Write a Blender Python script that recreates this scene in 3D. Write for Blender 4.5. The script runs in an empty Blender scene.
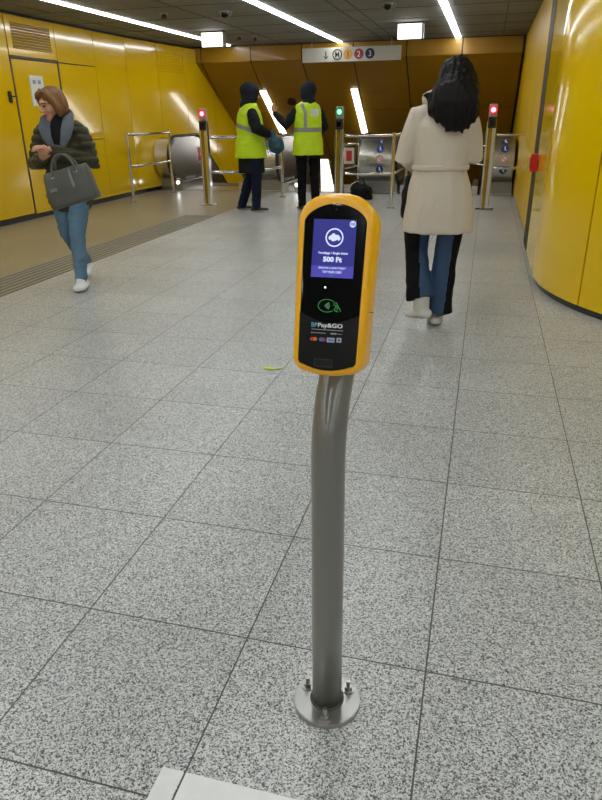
import bpy, bmesh, math, random
from mathutils import Vector, Matrix, noise
C = bpy.context.scene.collection
PI = math.pi
V3 = Vector

# ---------------------------------------------------------------- camera, light, exposure
cam_d = bpy.data.cameras.new('camera'); cam = bpy.data.objects.new('camera', cam_d); C.objects.link(cam)
cam_d.sensor_fit = 'VERTICAL'; cam_d.sensor_height = 24.0; cam_d.lens = 655/800*24.0
cam_d.clip_start = 0.02; cam_d.clip_end = 100
r_, u_, w_ = V3((.96671, .25561, -.01189)), V3((-.09161, .38909, .91663)), V3((-.23893, .88502, -.39956))
m = Matrix.Identity(4)
for i in range(3):
    m[i][0], m[i][1], m[i][2] = r_[i], u_[i], -w_[i]
m.translation = V3((0, 0, 1.40)); cam.matrix_world = m
bpy.context.scene.camera = cam
W = bpy.data.worlds.new('world'); bpy.context.scene.world = W; W.use_nodes = True
W.node_tree.nodes['Background'].inputs[0].default_value = (.9, .93, 1, 1)
W.node_tree.nodes['Background'].inputs[1].default_value = .2
vs = bpy.context.scene.view_settings
vs.view_transform = 'Standard'; vs.look = 'None'; vs.gamma = 1; vs.use_curve_mapping = False
vs.exposure = 0.0
STRIP = 17.5          # ceiling line lamps
SLOPE = 9.0           # lamps on the sloping soffit

# ---------------------------------------------------------------- materials
def srgb(r, g, b):
    f = lambda c: (c/255/12.92) if c/255 <= .04045 else ((c/255+.055)/1.055)**2.4
    return (f(r), f(g), f(b), 1)
MATS = {}
def mat(name, col, rough=.5, metal=0, coat=0, bump=None, var=None, spec=.5, stretch=(1, 1, 1)):
    if name in MATS: return MATS[name]
    m = bpy.data.materials.new(name); m.use_nodes = True; nt = m.node_tree; b = nt.nodes['Principled BSDF']
    b.inputs['Base Color'].default_value = col; b.inputs['Roughness'].default_value = rough
    b.inputs['Metallic'].default_value = metal; b.inputs['Coat Weight'].default_value = coat
    b.inputs['Coat Roughness'].default_value = .06; b.inputs['Specular IOR Level'].default_value = spec
    tc = nt.nodes.new('ShaderNodeTexCoord'); mp = nt.nodes.new('ShaderNodeMapping')
    nt.links.new(tc.outputs['Object'], mp.inputs[0]); mp.inputs['Scale'].default_value = stretch
    if var:   # (scale, amount)
        n = nt.nodes.new('ShaderNodeTexNoise'); n.inputs['Scale'].default_value = var[0]; n.inputs['Detail'].default_value = 4
        nt.links.new(mp.outputs[0], n.inputs['Vector'])
        mx = nt.nodes.new('ShaderNodeMix'); mx.data_type = 'RGBA'
        a = var[1]
        mx.inputs[6].default_value = tuple(c*(1-a) for c in col[:3])+(1,); mx.inputs[7].default_value = tuple(min(1, c*(1+a)) for c in col[:3])+(1,)
        nt.links.new(n.outputs[0], mx.inputs[0]); nt.links.new(mx.outputs[2], b.inputs['Base Color'])
    if bump:  # (scale, strength)
        n2 = nt.nodes.new('ShaderNodeTexNoise'); n2.inputs['Scale'].default_value = bump[0]; n2.inputs['Detail'].default_value = 3
        nt.links.new(mp.outputs[0], n2.inputs['Vector'])
        bp = nt.nodes.new('ShaderNodeBump'); bp.inputs['Strength'].default_value = bump[1]; bp.inputs['Distance'].default_value = .01
        nt.links.new(n2.outputs[0], bp.inputs['Height']); nt.links.new(bp.outputs[0], b.inputs['Normal'])
    MATS[name] = m; return m
def emis(name, col, s, base=(.02, .02, .02, 1)):
    if name in MATS: return MATS[name]
    m = mat(name, base, .4); b = m.node_tree.nodes['Principled BSDF']
    b.inputs['Emission Color'].default_value = col; b.inputs['Emission Strength'].default_value = s; return m

def floor_mat(name, light, dark, gx0, gy0, joints=True, rough=.33, fine=290):
    m = bpy.data.materials.new(name); m.use_nodes = True; nt = m.node_tree; b = nt.nodes['Principled BSDF']
    N = nt.nodes.new; L = nt.links.new
    g = N('ShaderNodeNewGeometry')
    v1 = N('ShaderNodeTexVoronoi'); v1.inputs['Scale'].default_value = fine; L(g.outputs['Position'], v1.inputs['Vector'])
    v2 = N('ShaderNodeTexNoise'); v2.inputs['Scale'].default_value = fine*.45; v2.inputs['Detail'].default_value = 2; L(g.outputs['Position'], v2.inputs['Vector'])
    sp = N('ShaderNodeSeparateColor'); L(v1.outputs['Color'], sp.inputs[0])
    vo = N('ShaderNodeMix'); vo.data_type = 'FLOAT'; vo.inputs[0].default_value = .42; L(sp.outputs[0], vo.inputs[2]); L(v2.outputs[0], vo.inputs[3])
    r1 = N('ShaderNodeValToRGB'); e = r1.color_ramp.elements
    e[0].position = .24; e[0].color = dark; e[1].position = .66; e[1].color = light
    x = r1.color_ramp.elements.new(.44); x.color = tuple((light[i]*.52+dark[i]*.48) for i in range(3))+(1,)
    L(vo.outputs[0], r1.inputs[0])
    n2 = N('ShaderNodeTexNoise'); n2.inputs['Scale'].default_value = 1.1; n2.inputs['Detail'].default_value = 3
    L(g.outputs['Position'], n2.inputs['Vector'])
    mr = N('ShaderNodeMapRange'); mr.inputs[1].default_value = .3; mr.inputs[2].default_value = .7; mr.inputs[3].default_value = .88; mr.inputs[4].default_value = 1.08
    L(n2.outputs[0], mr.inputs[0])
    mul = N('ShaderNodeVectorMath'); mul.operation = 'SCALE'; L(r1.outputs[0], mul.inputs[0]); L(mr.outputs[0], mul.inputs['Scale'])
    out = mul.outputs[0]
    b.inputs['Roughness'].default_value = rough
    if joints:
        mp = N('ShaderNodeMapping'); mp.inputs['Location'].default_value = (-gx0, -gy0, 0); L(g.outputs['Position'], mp.inputs[0])
        br = N('ShaderNodeTexBrick'); br.offset = 0; br.squash = 1
        br.inputs['Scale'].default_value = 1; br.inputs['Brick Width'].default_value = .51455; br.inputs['Row Height'].default_value = .51455
        br.inputs['Mortar Size'].default_value = .0024; br.inputs['Mortar Smooth'].default_value = .1; br.inputs['Bias'].default_value = 0
        br.inputs['Color1'].default_value = (.92, .92, .92, 1); br.inputs['Color2'].default_value = (1.02, 1.02, 1.01, 1)
        L(mp.outputs[0], br.inputs['Vector'])
        m2 = N('ShaderNodeMix'); m2.data_type = 'RGBA'; m2.blend_type = 'MULTIPLY'; m2.inputs[0].default_value = 1
        L(out, m2.inputs[6]); L(br.outputs['Color'], m2.inputs[7])
        m3 = N('ShaderNodeMix'); m3.data_type = 'RGBA'; L(br.outputs['Fac'], m3.inputs[0]); L(m2.outputs[2], m3.inputs[6]); m3.inputs[7].default_value = (.075, .07, .06, 1)
        L(m3.outputs[2], b.inputs['Base Color'])
    else:
        L(out, b.inputs['Base Color'])
    return m

GX, GY = -1.574, 1.383
granite = floor_mat('granite', (.70, .705, .675, 1), (.06, .06, .057, 1), GX-50*.51455, GY-50*.51455)
terrazzo = floor_mat('terrazzo', (.33, .29, .205, 1), (.17, .145, .095, 1), GX-50*.51455, GY-50*.51455, joints=False, rough=.3, fine=160)
yellow = mat('yellow_panel', srgb(222, 180, 5), .16, 0, .45, var=(.8, .05), bump=(1.2, .04))
yellow_r = mat('yellow_panel_satin', srgb(238, 198, 8), .13, 0, .12, var=(.8, .05), spec=.42)
yellow_f = mat('yellow_panel_streaked', srgb(212, 170, 5), .36, 0, 0, var=(2.2, .22), spec=.25, stretch=(1, 4, .1))  # upright streaks in the colour stand in for reflections
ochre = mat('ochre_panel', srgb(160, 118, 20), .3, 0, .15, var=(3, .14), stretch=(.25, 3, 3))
dark = mat('dark_joint', (.012, .011, .01, 1), .6)
kick = mat('kick_plate', (.03, .03, .03, 1), .3)
ceil_m = mat('ceiling_slab', (.21, .205, .185, 1), .75, var=(1.6, .28), bump=(9, .2), stretch=(.5, 2.5, 1))
steel = mat('brushed_steel', (.62, .61, .58, 1), .28, 1, bump=(60, .03), stretch=(.2, 8, 8))
steel_pol = mat('polished_steel', (.75, .74, .71, 1), .14, 1)
steel_d = mat('dull_steel', (.33, .325, .31, 1), .38, .9, var=(4, .15))
rubber = mat('black_rubber', (.012, .012, .012, 1), .35)
black_pl = mat('black_plastic', (.01, .01, .011, 1), .3)
black_gl = mat('black_glass', (.003, .003, .004, 1), .06, 0, 0, spec=.35)
lamp = emis('line_lamp', (.93, .98, 1, 1), STRIP, (.8, .8, .8, 1))
lamp2 = emis('soffit_lamp', (1, .985, .95, 1), SLOPE, (.8, .8, .8, 1))
box_l = emis('box_lamp', (1, .99, .97, 1), 3.0, (.8, .8, .8, 1))
white_pl = mat('white_plastic', (.75, .74, .7, 1), .4)

# ---------------------------------------------------------------- mesh helpers
def link(name, bm, mt, parent=None, smooth=False, loc=None):
    me = bpy.data.meshes.new(name); bm.normal_update(); bm.to_mesh(me); bm.free()
    o = bpy.data.objects.new(name, me); C.objects.link(o)
    for x in (mt if isinstance(mt, (list, tuple)) else [mt]): me.materials.append(x)
    if smooth:
        for p in me.polygons: p.use_smooth = True
    if parent: o.parent = parent
    if loc: o.location = loc
    return o
def struct(o): o['kind'] = 'structure'; return o
def tag(o, label, cat, group=None):
    o['label'] = label; o['category'] = cat
    if group: o['group'] = group
    return o
def thing(name, label, cat, loc=(0, 0, 0), rotz=0, group=None):
    o = bpy.data.objects.new(name, None); C.objects.link(o); o.location = loc; o.rotation_euler = (0, 0, rotz)
    o.empty_display_size = .1
    return tag(o, label, cat, group)
def box(bm, x0, x1, y0, y1, z0, z1, mi=0, bev=0):
    vs_ = [bm.verts.new((x, y, z)) for x in (x0, x1) for y in (y0, y1) for z in (z0, z1)]
    fs = []
    for f in ((0, 1, 3, 2), (4, 6, 7, 5), (0, 4, 5, 1), (2, 3, 7, 6), (0, 2, 6, 4), (1, 5, 7, 3)):
        q = bm.faces.new([vs_[i] for i in f]); q.material_index = mi; fs.append(q)
    if bev:
        es = list({e for f in fs for e in f.edges})
        bmesh.ops.bevel(bm, geom=es, offset=bev, segments=2, profile=.5, affect='EDGES')
def bx(*a, **k):
    bm = bmesh.new(); box(bm, *a, **k); return bm
def frames(pts, hint):
    out = []
    n = len(pts)
    for i in range(n):
        t = (pts[min(i+1, n-1)]-pts[max(i-1, 0)])
        t = t.normalized() if t.length > 1e-9 else V3((0, 0, 1))
        s = hint-t*hint.dot(t)
        if s.length < 1e-3: s = V3((0, 1, .3))-t*V3((0, 1, .3)).dot(t)
        s.normalize(); out.append((t, s, t.cross(s)))
    return out
def tube(bm, pts, rad, n=16, hint=(1, 0, 0), caps='round', mi=0):
    """tube through pts; rad: float | (ra, rb) per point (ra along hint)"""
    pts = [V3(p) for p in pts]; hint = V3(hint)
    if not isinstance(rad, (list,)): rad = [rad]*len(pts)
    rad = [(r, r) if isinstance(r, (int, float)) else r for r in rad]
    fr = frames(pts, hint)
    rings = []
    def add(c, s, b, ra, rb):
        rings.append([bm.verts.new(c+s*(ra*math.cos(2*PI*k/n))+b*(rb*math.sin(2*PI*k/n))) for k in range(n)])
    if caps == 'round':
        t, s, b = fr[0]; ra, rb = rad[0]; r = min(ra, rb)
        for a in (75, 50, 25):
            a = math.radians(a); add(pts[0]-t*r*math.sin(a), s, b, ra*math.cos(a), rb*math.cos(a))
    for p, (t, s, b), (ra, rb) in zip(pts, fr, rad): add(p, s, b, ra, rb)
    if caps == 'round':
        t, s, b = fr[-1]; ra, rb = rad[-1]; r = min(ra, rb)
        for a in (25, 50, 75):
            a = math.radians(a); add(pts[-1]+t*r*math.sin(a), s, b, ra*math.cos(a), rb*math.cos(a))
    for i in range(len(rings)-1):
        for k in range(n):
            f = bm.faces.new((rings[i][k], rings[i][(k+1) % n], rings[i+1][(k+1) % n], rings[i+1][k])); f.material_index = mi
    f = bm.faces.new(rings[0][::-1]); f.material_index = mi; f = bm.faces.new(rings[-1]); f.material_index = mi
def tb(*a, **k):
    bm = bmesh.new(); tube(bm, *a, **k); return bm
def ell(bm, c, r, rot=None, seg=18):
    M = Matrix.Translation(V3(c)) @ (rot.to_4x4() if rot else Matrix.Identity(4)) @ Matrix.Diagonal((r[0], r[1], r[2], 1))
    bmesh.ops.create_uvsphere(bm, u_segments=seg, v_segments=seg*2//3, radius=1, matrix=M)
def cyl(bm, c, r, h, axis='Z', n=32, r2=None):
    R = {'Z': Matrix.Identity(4), 'X': Matrix.Rotation(PI/2, 4, 'Y'), 'Y': Matrix.Rotation(-PI/2, 4, 'X')}[axis]
    bmesh.ops.create_cone(bm, cap_ends=True, segments=n, radius1=r, radius2=r if r2 is None else r2, depth=h, matrix=Matrix.Translation(V3(c)) @ R)
def prism(bm, outline, y0, y1, mi=0, to=lambda a, b, c: (a, c, b)):
    """outline (a,b) extruded from y0 to y1 along c"""
    A = [bm.verts.new(to(a, b, y0)) for a, b in outline]; B = [bm.verts.new(to(a, b, y1)) for a, b in outline]
    n = len(outline)
    f1 = bm.faces.new(A); f2 = bm.faces.new(B[::-1])
    fs = [f1, f2]
    for i in range(n): fs.append(bm.faces.new((A[i], B[i], B[(i+1) % n], A[(i+1) % n])))
    for f in fs: f.material_index = mi
    bmesh.ops.recalc_face_normals(bm, faces=fs)
    return f1, f2
def torus(bm, c, R, r, n=32, m=10, M=None):
    M = M or Matrix.Identity(4)
    g = [[bm.verts.new(M @ V3((c[0]+(R+r*math.cos(2*PI*j/m))*math.cos(2*PI*i/n), c[1]+(R+r*math.cos(2*PI*j/m))*math.sin(2*PI*i/n), c[2]+r*math.sin(2*PI*j/m)))) for j in range(m)] for i in range(n)]
    for i in range(n):
        for j in range(m):
            bm.faces.new((g[i][j], g[(i+1) % n][j], g[(i+1) % n][(j+1) % m], g[i][(j+1) % m]))
def text(name, body, M, mt, parent=None, width=None, height=None, size=1, bold=0, shear=0):
    """text centred on M's origin, in M's XY plane, facing +Z of M"""
    cu = bpy.data.curves.new(name, 'FONT'); cu.body = body; cu.size = size; cu.extrude = 0; cu.offset = bold; cu.shear = shear
    cu.resolution_u = 3
    o = bpy.data.objects.new(name, cu); C.objects.link(o)
    me = bpy.data.meshes.new_from_object(o.evaluated_get(bpy.context.evaluated_depsgraph_get()))
    bpy.data.objects.remove(o)
    xs = [v.co.x for v in me.vertices]; ys = [v.co.y for v in me.vertices]
    cx, cy = (min(xs)+max(xs))/2, (min(ys)+max(ys))/2
    sx = width/(max(xs)-min(xs)) if width else None; sy = height/(max(ys)-min(ys)) if height else None
    sx = sx or sy or 1; sy = sy or sx
    bm = bmesh.new(); bm.from_mesh(me)
    for v in bm.verts: v.co = V3(((v.co.x-cx)*sx, (v.co.y-cy)*sy, v.co.z))
    t = min(sx, sy)*.03
    r = bmesh.ops.extrude_face_region(bm, geom=bm.faces[:])
    for v in r['geom']:
        if isinstance(v, bmesh.types.BMVert): v.co.z -= t
    bmesh.ops.recalc_face_normals(bm, faces=bm.faces[:])
    bm.transform(M)
    return link(name, bm, mt, parent)
def organic(name, build, vox, mt, parent=None, matfn=None, disp=None, smooth=2, loc=None):
    """build(bm) adds overlapping closed shapes; they are fused, smoothed, displaced"""
    bm = bmesh.new(); build(bm)
    bmesh.ops.recalc_face_normals(bm, faces=bm.faces[:])
    me = bpy.data.meshes.new(name); bm.to_mesh(me); bm.free()
    o = bpy.data.objects.new(name, me); C.objects.link(o)
    md = o.modifiers.new('r', 'REMESH'); md.mode = 'VOXEL'; md.voxel_size = vox
    if smooth:
        sm = o.modifiers.new('s', 'SMOOTH'); sm.factor = .5; sm.iterations = smooth
    dg = bpy.context.evaluated_depsgraph_get()
    me2 = bpy.data.meshes.new_from_object(o.evaluated_get(dg)); o.modifiers.clear(); o.data = me2; bpy.data.meshes.remove(me)
    me2.name = name
    if disp:
        ns = [v.normal.copy() for v in me2.vertices]
        for v, n in zip(me2.vertices, ns): v.co += n*disp(v.co, n)
    me2.materials.clear()
    for x in (mt if isinstance(mt, (list, tuple)) else [mt]): me2.materials.append(x)
    for p in me2.polygons:
        p.use_smooth = True
        if matfn: p.material_index = matfn(p.center, p.normal)
    if parent: o.parent = parent
    if loc: o.location = loc
    return o
def copy_tree(o, parent=None):
    c = o.copy(); C.objects.link(c); c.parent = parent
    for ch in list(o.children): copy_tree(ch, c)
    return c

# ================================================================ STRUCTURE
XL, XR, H = -6.53, .54, 2.75
Y0, YB = -7.0, 14.86
bm = bmesh.new(); box(bm, -3.9, 7.0, Y0, 12.9, -.06, 0); struct(link('floor', bm, granite))
bm = bmesh.new(); box(bm, XL-.1, -4.42, Y0, 12.9, -.06, 0); box(bm, -4.42, -3.9, 9.6, 12.9, -.06, 0); struct(link('floor', bm, terrazzo))
# ribbed guidance strip let into the floor
gr = mat('rib_groove', (.09, .08, .06, 1), .6); rib = mat('rib_stone', (.30, .275, .215, 1), .4, var=(30, .15))
bm = bmesh.new(); box(bm, -4.42, -3.9, Y0, 9.6, -.06, -.004)
strip = struct(link('trim_1', bm, gr))
bm = bmesh.new()
for i in range(7):
    x = -4.42+.52*i/7
    box(bm, x+.012, x+.052, Y0, 9.6, -.0042, .003)
o = link('guidance_ribs', bm, rib, strip)
# ceiling
bm = bmesh.new(); box(bm, XL-.1, 7.0, Y0, YB, H, H+.1); struct(link('ceiling', bm, ceil_m))
bm = bmesh.new()
for i in range(1, 19):
    y = Y0+1.17*i; box(bm, XL, 7.0, y, y+.014, H-.004, H+.001)
for x in (-6.1, -4.24, -2.2, -1.95, .1, 2.4): box(bm, x, x+.016, Y0, YB, H-.005, H+.001)
struct(link('trim_2', bm, mat('ceiling_joint', (.07, .067, .055, 1), .7)))
# left wall: dark backing, glossy yellow panels with open joints
def xl(y): return XL if y < 12.5 else XL+.26*(y-12.5)/(YB-12.5)
def quadslab(bm, pts, d, mi=0):
    """pts: 4 wall points (x,y,z) anticlockwise seen from the room, extruded by -d along normal"""
    A = [V3(p) for p in pts]; n = (A[1]-A[0]).cross(A[3]-A[0]).normalized()
    a = [bm.verts.new(p) for p in A]; b = [bm.verts.new(p-n*d) for p in A]
    fs = [bm.faces.new(a), bm.faces.new(b[::-1])]
    for i in range(4): fs.append(bm.faces.new((a[i], b[i], b[(i+1) % 4], a[(i+1) % 4])))
    for f in fs: f.material_index = mi
    return a
bm = bmesh.new()
box(bm, XL-.10, XL-.02, Y0, 20.5, -.9, H); wleft = struct(link('wall_left', bm, dark))
seams = [Y0+.0, -5.2, -4.1, -3.0, -1.9, -.8, .3, 1.4, 2.5, 3.6, 4.65, 5.72, 6.78, 7.82, 8.87, 10.03, 11.12, 12.2, 13.3, 14.36, 15.6, 16.8, 18.0, 20.4]
bm = bmesh.new(); g = .007
for a, b in zip(seams[:-1], seams[1:]):
    cuts = [(.07, H-.03)]
    if abs(a-8.87) < .01: continue
    if abs(a-10.03) < .01: cuts = [(.07, 1.05), (1.05, 2.18), (2.18, H-.03)]
    if abs(a-14.36) < .01 or abs(a-13.3) < .01: cuts = [(.07, H-.03)]
    for z0, z1 in cuts:
        if a > 14.8: z0 = -.8
        y0, y1 = a+g, b-g
        quadslab(bm, [(xl(y0), y0, z0+g), (xl(y0), y0, z1-g), (xl(y1), y1, z1-g), (xl(y1), y1, z0+g)][::-1], -.02 if False else .02)
bmesh.ops.recalc_face_normals(bm, faces=bm.faces[:])
link('wall_panels', bm, yellow, wleft)
bm = bmesh.new(); box(bm, XL-.02, XL+.004, Y0, 12.5, 0, .065); struct(link('baseboard_left', bm, kick))
# door in the left wall with its louvred head
bm = bmesh.new(); box(bm, XL-.02, XL+.0, 8.90, 10.0, .03, 2.165, bev=.004); d1 = struct(link('door_1', bm, yellow))
bm = bmesh.new()
for y in (8.865, 10.005): box(bm, XL-.02, XL+.006, y, y+.03, 0, 2.2)
box(bm, XL-.02, XL+.006, 8.865, 10.035, 2.175, 2.205)
link('door_frame', bm, mat('frame_dark', (.06, .035, .01, 1), .4), d1)
bm = bmesh.new(); box(bm, XL, XL+.012, 9.24, 9.56, 1.56, 1.97); link('notice', bm, mat('notice_paper', (.72, .72, .66, 1), .4), d1)
bm = bmesh.new()
for y, z, h, mi in ((9.30, 1.86, .05, 0), (9.42, 1.86, .05, 0), (9.33, 1.70, .07, 1), (9.46, 1.70, .07, 1), (9.33, 1.60, .05, 0)):
    box(bm, XL+.012, XL+.014, y, y+.07, z, z+h, mi)
link('notice_marks', bm, [mat('ink_grey', (.25, .25, .27, 1), .5), mat('ink_orange', (.75, .4, .03, 1), .5)], d1)
bm = bmesh.new(); box(bm, XL, XL+.03, 8.70, 8.76, 1.60, 1.75, bev=.008)
tube(bm, [(XL+.035, 8.73, 1.68), (XL+.07, 8.73, 1.68), (XL+.07, 8.80, 1.68)], .012, n=10)
link('door_handle', bm, black_pl, d1)
# louvred vents: a yellow frame with slats and dark depth
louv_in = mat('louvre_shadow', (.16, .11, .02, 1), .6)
def louvre(y0, y1, z0, z1, n, label, margin):
    bm = bmesh.new(); x = xl((y0+y1)/2)
    t = thing('wall_vent', label, 'vent', (x, (y0+y1)/2, z0), -math.atan(.26/(YB-12.5)) if y0 > 12.5 else 0)
    hw = (y1-y0)/2; h = z1-z0; mg = margin
    if y0 > 12.5: t.location.x += .012
    bm = bmesh.new()
    box(bm, -.02, .004, -hw, -hw+mg, 0, h); box(bm, -.02, .004, hw-mg, hw, 0, h); box(bm, -.02, .004, -hw+mg, hw-mg, 0, mg*.8); box(bm, -.02, .004, -hw+mg, hw-mg, h-mg*.8, h)
    link('vent_frame', bm, yellow, t)
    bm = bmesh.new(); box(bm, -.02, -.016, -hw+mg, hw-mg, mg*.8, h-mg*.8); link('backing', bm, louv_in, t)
    bm = bmesh.new(); z = mg*.8; st = (h-mg*1.6)/n
    for i in range(n):
        a = z+st*(i+.15)
        p = [(-.016, a), (.004, a+st*.3), (.004, a+st*.45), (-.012, a+st*.6)]
        prism(bm, p, -hw+mg, hw-mg, to=lambda a, b, c: (a, c, b))
    link('slats', bm, yellow, t)
louvre(8.88, 10.02, 2.21, 2.71, 9, 'wide louvred yellow vent above the yellow door', .11)
louvre(13.32, 14.34, 2.16, 2.62, 8, 'small louvred yellow vent high on left wall near the escalators', .06)
# bulkhead and soffit sloping down over the escalators
TS = .7168; ZB = 2.44
def sl(y): return ZB-(y-YB)*TS
bm = bmesh.new()
box(bm, XL-.1, XR+.02, YB+.005, YB+.1, ZB+.03, H+.1)

prism(bm, [(YB+.12, sl(YB+.12)+.035), (21, sl(21)+.035), (21, sl(21)+.3), (YB+.12, ZB+.2)], XL-.1, XR+1.2, to=lambda a, b, c: (c, a, b))
wback = struct(link('wall_back', bm, dark))
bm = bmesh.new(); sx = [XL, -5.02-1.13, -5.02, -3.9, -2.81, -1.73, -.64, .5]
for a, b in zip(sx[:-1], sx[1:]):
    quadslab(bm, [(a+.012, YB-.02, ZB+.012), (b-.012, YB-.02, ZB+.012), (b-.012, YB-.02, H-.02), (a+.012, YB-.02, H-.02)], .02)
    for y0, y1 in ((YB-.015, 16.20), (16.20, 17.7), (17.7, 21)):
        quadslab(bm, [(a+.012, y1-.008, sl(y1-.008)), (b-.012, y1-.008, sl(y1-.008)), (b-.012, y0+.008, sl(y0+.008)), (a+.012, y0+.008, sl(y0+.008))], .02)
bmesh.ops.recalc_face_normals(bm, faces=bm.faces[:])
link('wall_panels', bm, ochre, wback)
# right wall: far stretch, proud near stretch, then the big rounded corner
bm = bmesh.new(); box(bm, XR+.02, XR+.12, 7.95, 21, -3, H); wright = struct(link('wall_right', bm, dark))
bm = bmesh.new(); rs = [7.99+.58*i for i in range(12)]+[15.2, 16.2, 17.4, 19, 21]  # close seams added to draw the wall's reflected vertical lines
for a, b in zip(rs[:-1], rs[1:]): box(bm, XR, XR+.02, a+.012, b-.012, .05 if a < 13 else -3, H-.02)
link('wall_panels', bm, yellow_f, wright)
RC, CX, CY = 1.975, 2.475, 6.18
def arc(r, a0, a1, n): return [(CX+r*math.cos(math.radians(a0+(a1-a0)*i/n)), CY+r*math.sin(math.radians(a0+(a1-a0)*i/n))) for i in range(n+1)]
def curved(bm, pts_out, pts_in, z0, z1):
    ring = pts_out+pts_in[::-1]; prism(bm, ring, z0, z1, to=lambda a, b, c: (a, b, c))
sa = math.degrees(math.atan2(5.20-CY, .80-CX)) % 360
bm = bmesh.new()
curved(bm, [(CX-RC, 7.90)]+arc(RC, 180, sa-.25, 24), [(CX-RC+.05, 7.90)]+arc(RC-.05, 180, sa-.25, 24), .055, H-.015)
curved(bm, arc(RC, sa+.25, 270, 40)+[(7.0, CY-RC)], arc(RC-.05, sa+.25, 270, 40)+[(7.0, CY-RC+.05)], .055, H-.015)
o = struct(link('wall_corner', bm, yellow_r, smooth=False))
for p in o.data.polygons: p.use_smooth = abs(p.normal.z) < .1
o.data.set_sharp_from_angle(angle=math.radians(25))
bm = bmesh.new(); box(bm, CX-RC-.004, CX-RC+.01, 7.35, 7.88, .05, H-.01); struct(link('trim_4', bm, mat('joint_brown', (.03, .018, .006, 1), .55, spec=.2)))
bm = bmesh.new(); curved(bm, [(CX-RC+.03, 7.93)]+arc(RC-.03, 180, 270, 60)+[(7.0, CY-RC+.03)], [(CX-RC+.2, 7.93)]+arc(RC-.2, 180, 270, 60)+[(7.0, CY-RC+.2)], .0, H)
struct(link('baseboard_right', bm, kick))
# hall behind the camera, closing the room
bm = bmesh.new(); box(bm, XL-.1, 7.1, Y0-.1, Y0, 0, H); struct(link('wall_rear', bm, mat('pale_wall', (.55, .5, .38, 1), .5)))
bm = bmesh.new(); box(bm, 7.0, 7.1, Y0, CY-RC, 0, H); struct(link('wall_side', bm, MATS['pale_wall']))
# foot of the shaft under the escalators
bm = bmesh.new(); box(bm, XL-.1, XR+.1, 12.9, 13.02, -.3, 0); box(bm, XL-.1, XR+.1, 12.9, 21, -3.4, -3.3); box(bm, XL-.1, XR+1.2, 21, 21.1, -3.4, 0)
struct(link('trim_3', bm, steel_d))

# ================================================================ LAMPS
def line_lamp(x, y0, y1, label):
    t = thing('line_lamp', label, 'ceiling light', (x, (y0+y1)/2, H), 0, 'long white line lamps recessed in the ceiling')
    L_ = (y1-y0)/2
    link('diffuser', bx(-.05, .05, -L_, L_, -.022, -.006, bev=.004), lamp, t)
    link('lamp_housing', bx(-.062, .062, -L_-.01, L_+.01, -.006, .0), mat('lamp_alu', (.5, .5, .5, 1), .4, .8), t)
line_lamp(-5.42, Y0+.3, 14.6, 'leftmost long white line lamp on the ceiling, ending behind a light box')
line_lamp(-3.08, Y0+.3, 14.8, 'middle long white line lamp on the ceiling, pointing at the line sign')
line_lamp(-.73, Y0+.3, 14.8, 'rightmost long white line lamp on the ceiling, above the woman in beige coat')
line_lamp(1.62, Y0+.3, 4.1, 'added unseen line lamp on the ceiling behind the rounded yellow corner, left of its pair')  # out of view, added to light the right-hand area
line_lamp(3.97, Y0+.3, 3.9, 'added unseen line lamp on the ceiling farthest behind the rounded yellow corner')  # second unseen lamp, added for light on the same side
def soffit_lamp(x0, ya, x1, yb, hw, label):
    a, b = V3((x0, ya, sl(ya))), V3((x1, yb, sl(yb))); n = V3((0, -TS, -1)).normalized()
    t = thing('soffit_lamp', label, 'light', a, 0, 'inclined line lamps on the sloping ochre soffit')
    d = (b-a); s = d.cross(n).normalized()*hw
    for nm, k, h0, h1, mt in (('lamp_housing', 1.35, -.005, .012, MATS['lamp_alu']), ('diffuser', 1, .012, .035, lamp2)):
        bm = bmesh.new(); e = d.normalized()*(.02 if k > 1 else 0)
        vs_ = [bm.verts.new(p+n*h) for h in (h0, h1) for p in (-e-s*k, -e+s*k, d+e+s*k, d+e-s*k)]
        for f in ((3, 2, 1, 0), (4, 5, 6, 7), (0, 1, 5, 4), (1, 2, 6, 5), (2, 3, 7, 6), (3, 0, 4, 7)): bm.faces.new([vs_[i] for i in f])
        bmesh.ops.recalc_face_normals(bm, faces=bm.faces[:]); link(nm, bm, mt, t)
soffit_lamp(-5.01, 15.60, -4.88, 17.5, .065, 'inclined white line lamp between the two people in yellow vests')
soffit_lamp(-2.92, 15.60, -2.86, 17.4, .065, 'inclined white line lamp right of the green signal, above the stickered drum')
# hanging light boxes
def light_box(x, y, label):
    t = thing('light_box', label, 'light', (x, y, H), 0, 'glowing light boxes under the ceiling')
    link('light_panel', bx(-.19, .19, -.06, -.05, -.245, -.03), box_l, t)
    link('box_body', bx(-.195, .225, -.05, .05, -.25, -.02, bev=.006), mat('box_grey', (.25, .25, .24, 1), .4, .5), t)
    link('bracket', bx(-.12, .20, -.03, .05, -.02, .0), black_pl, t)
light_box(-4.80, 12.2, 'white light box hanging at end of the leftmost line lamp')
light_box(-1.38, 12.2, 'white light box hanging right of the line number sign')
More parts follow.
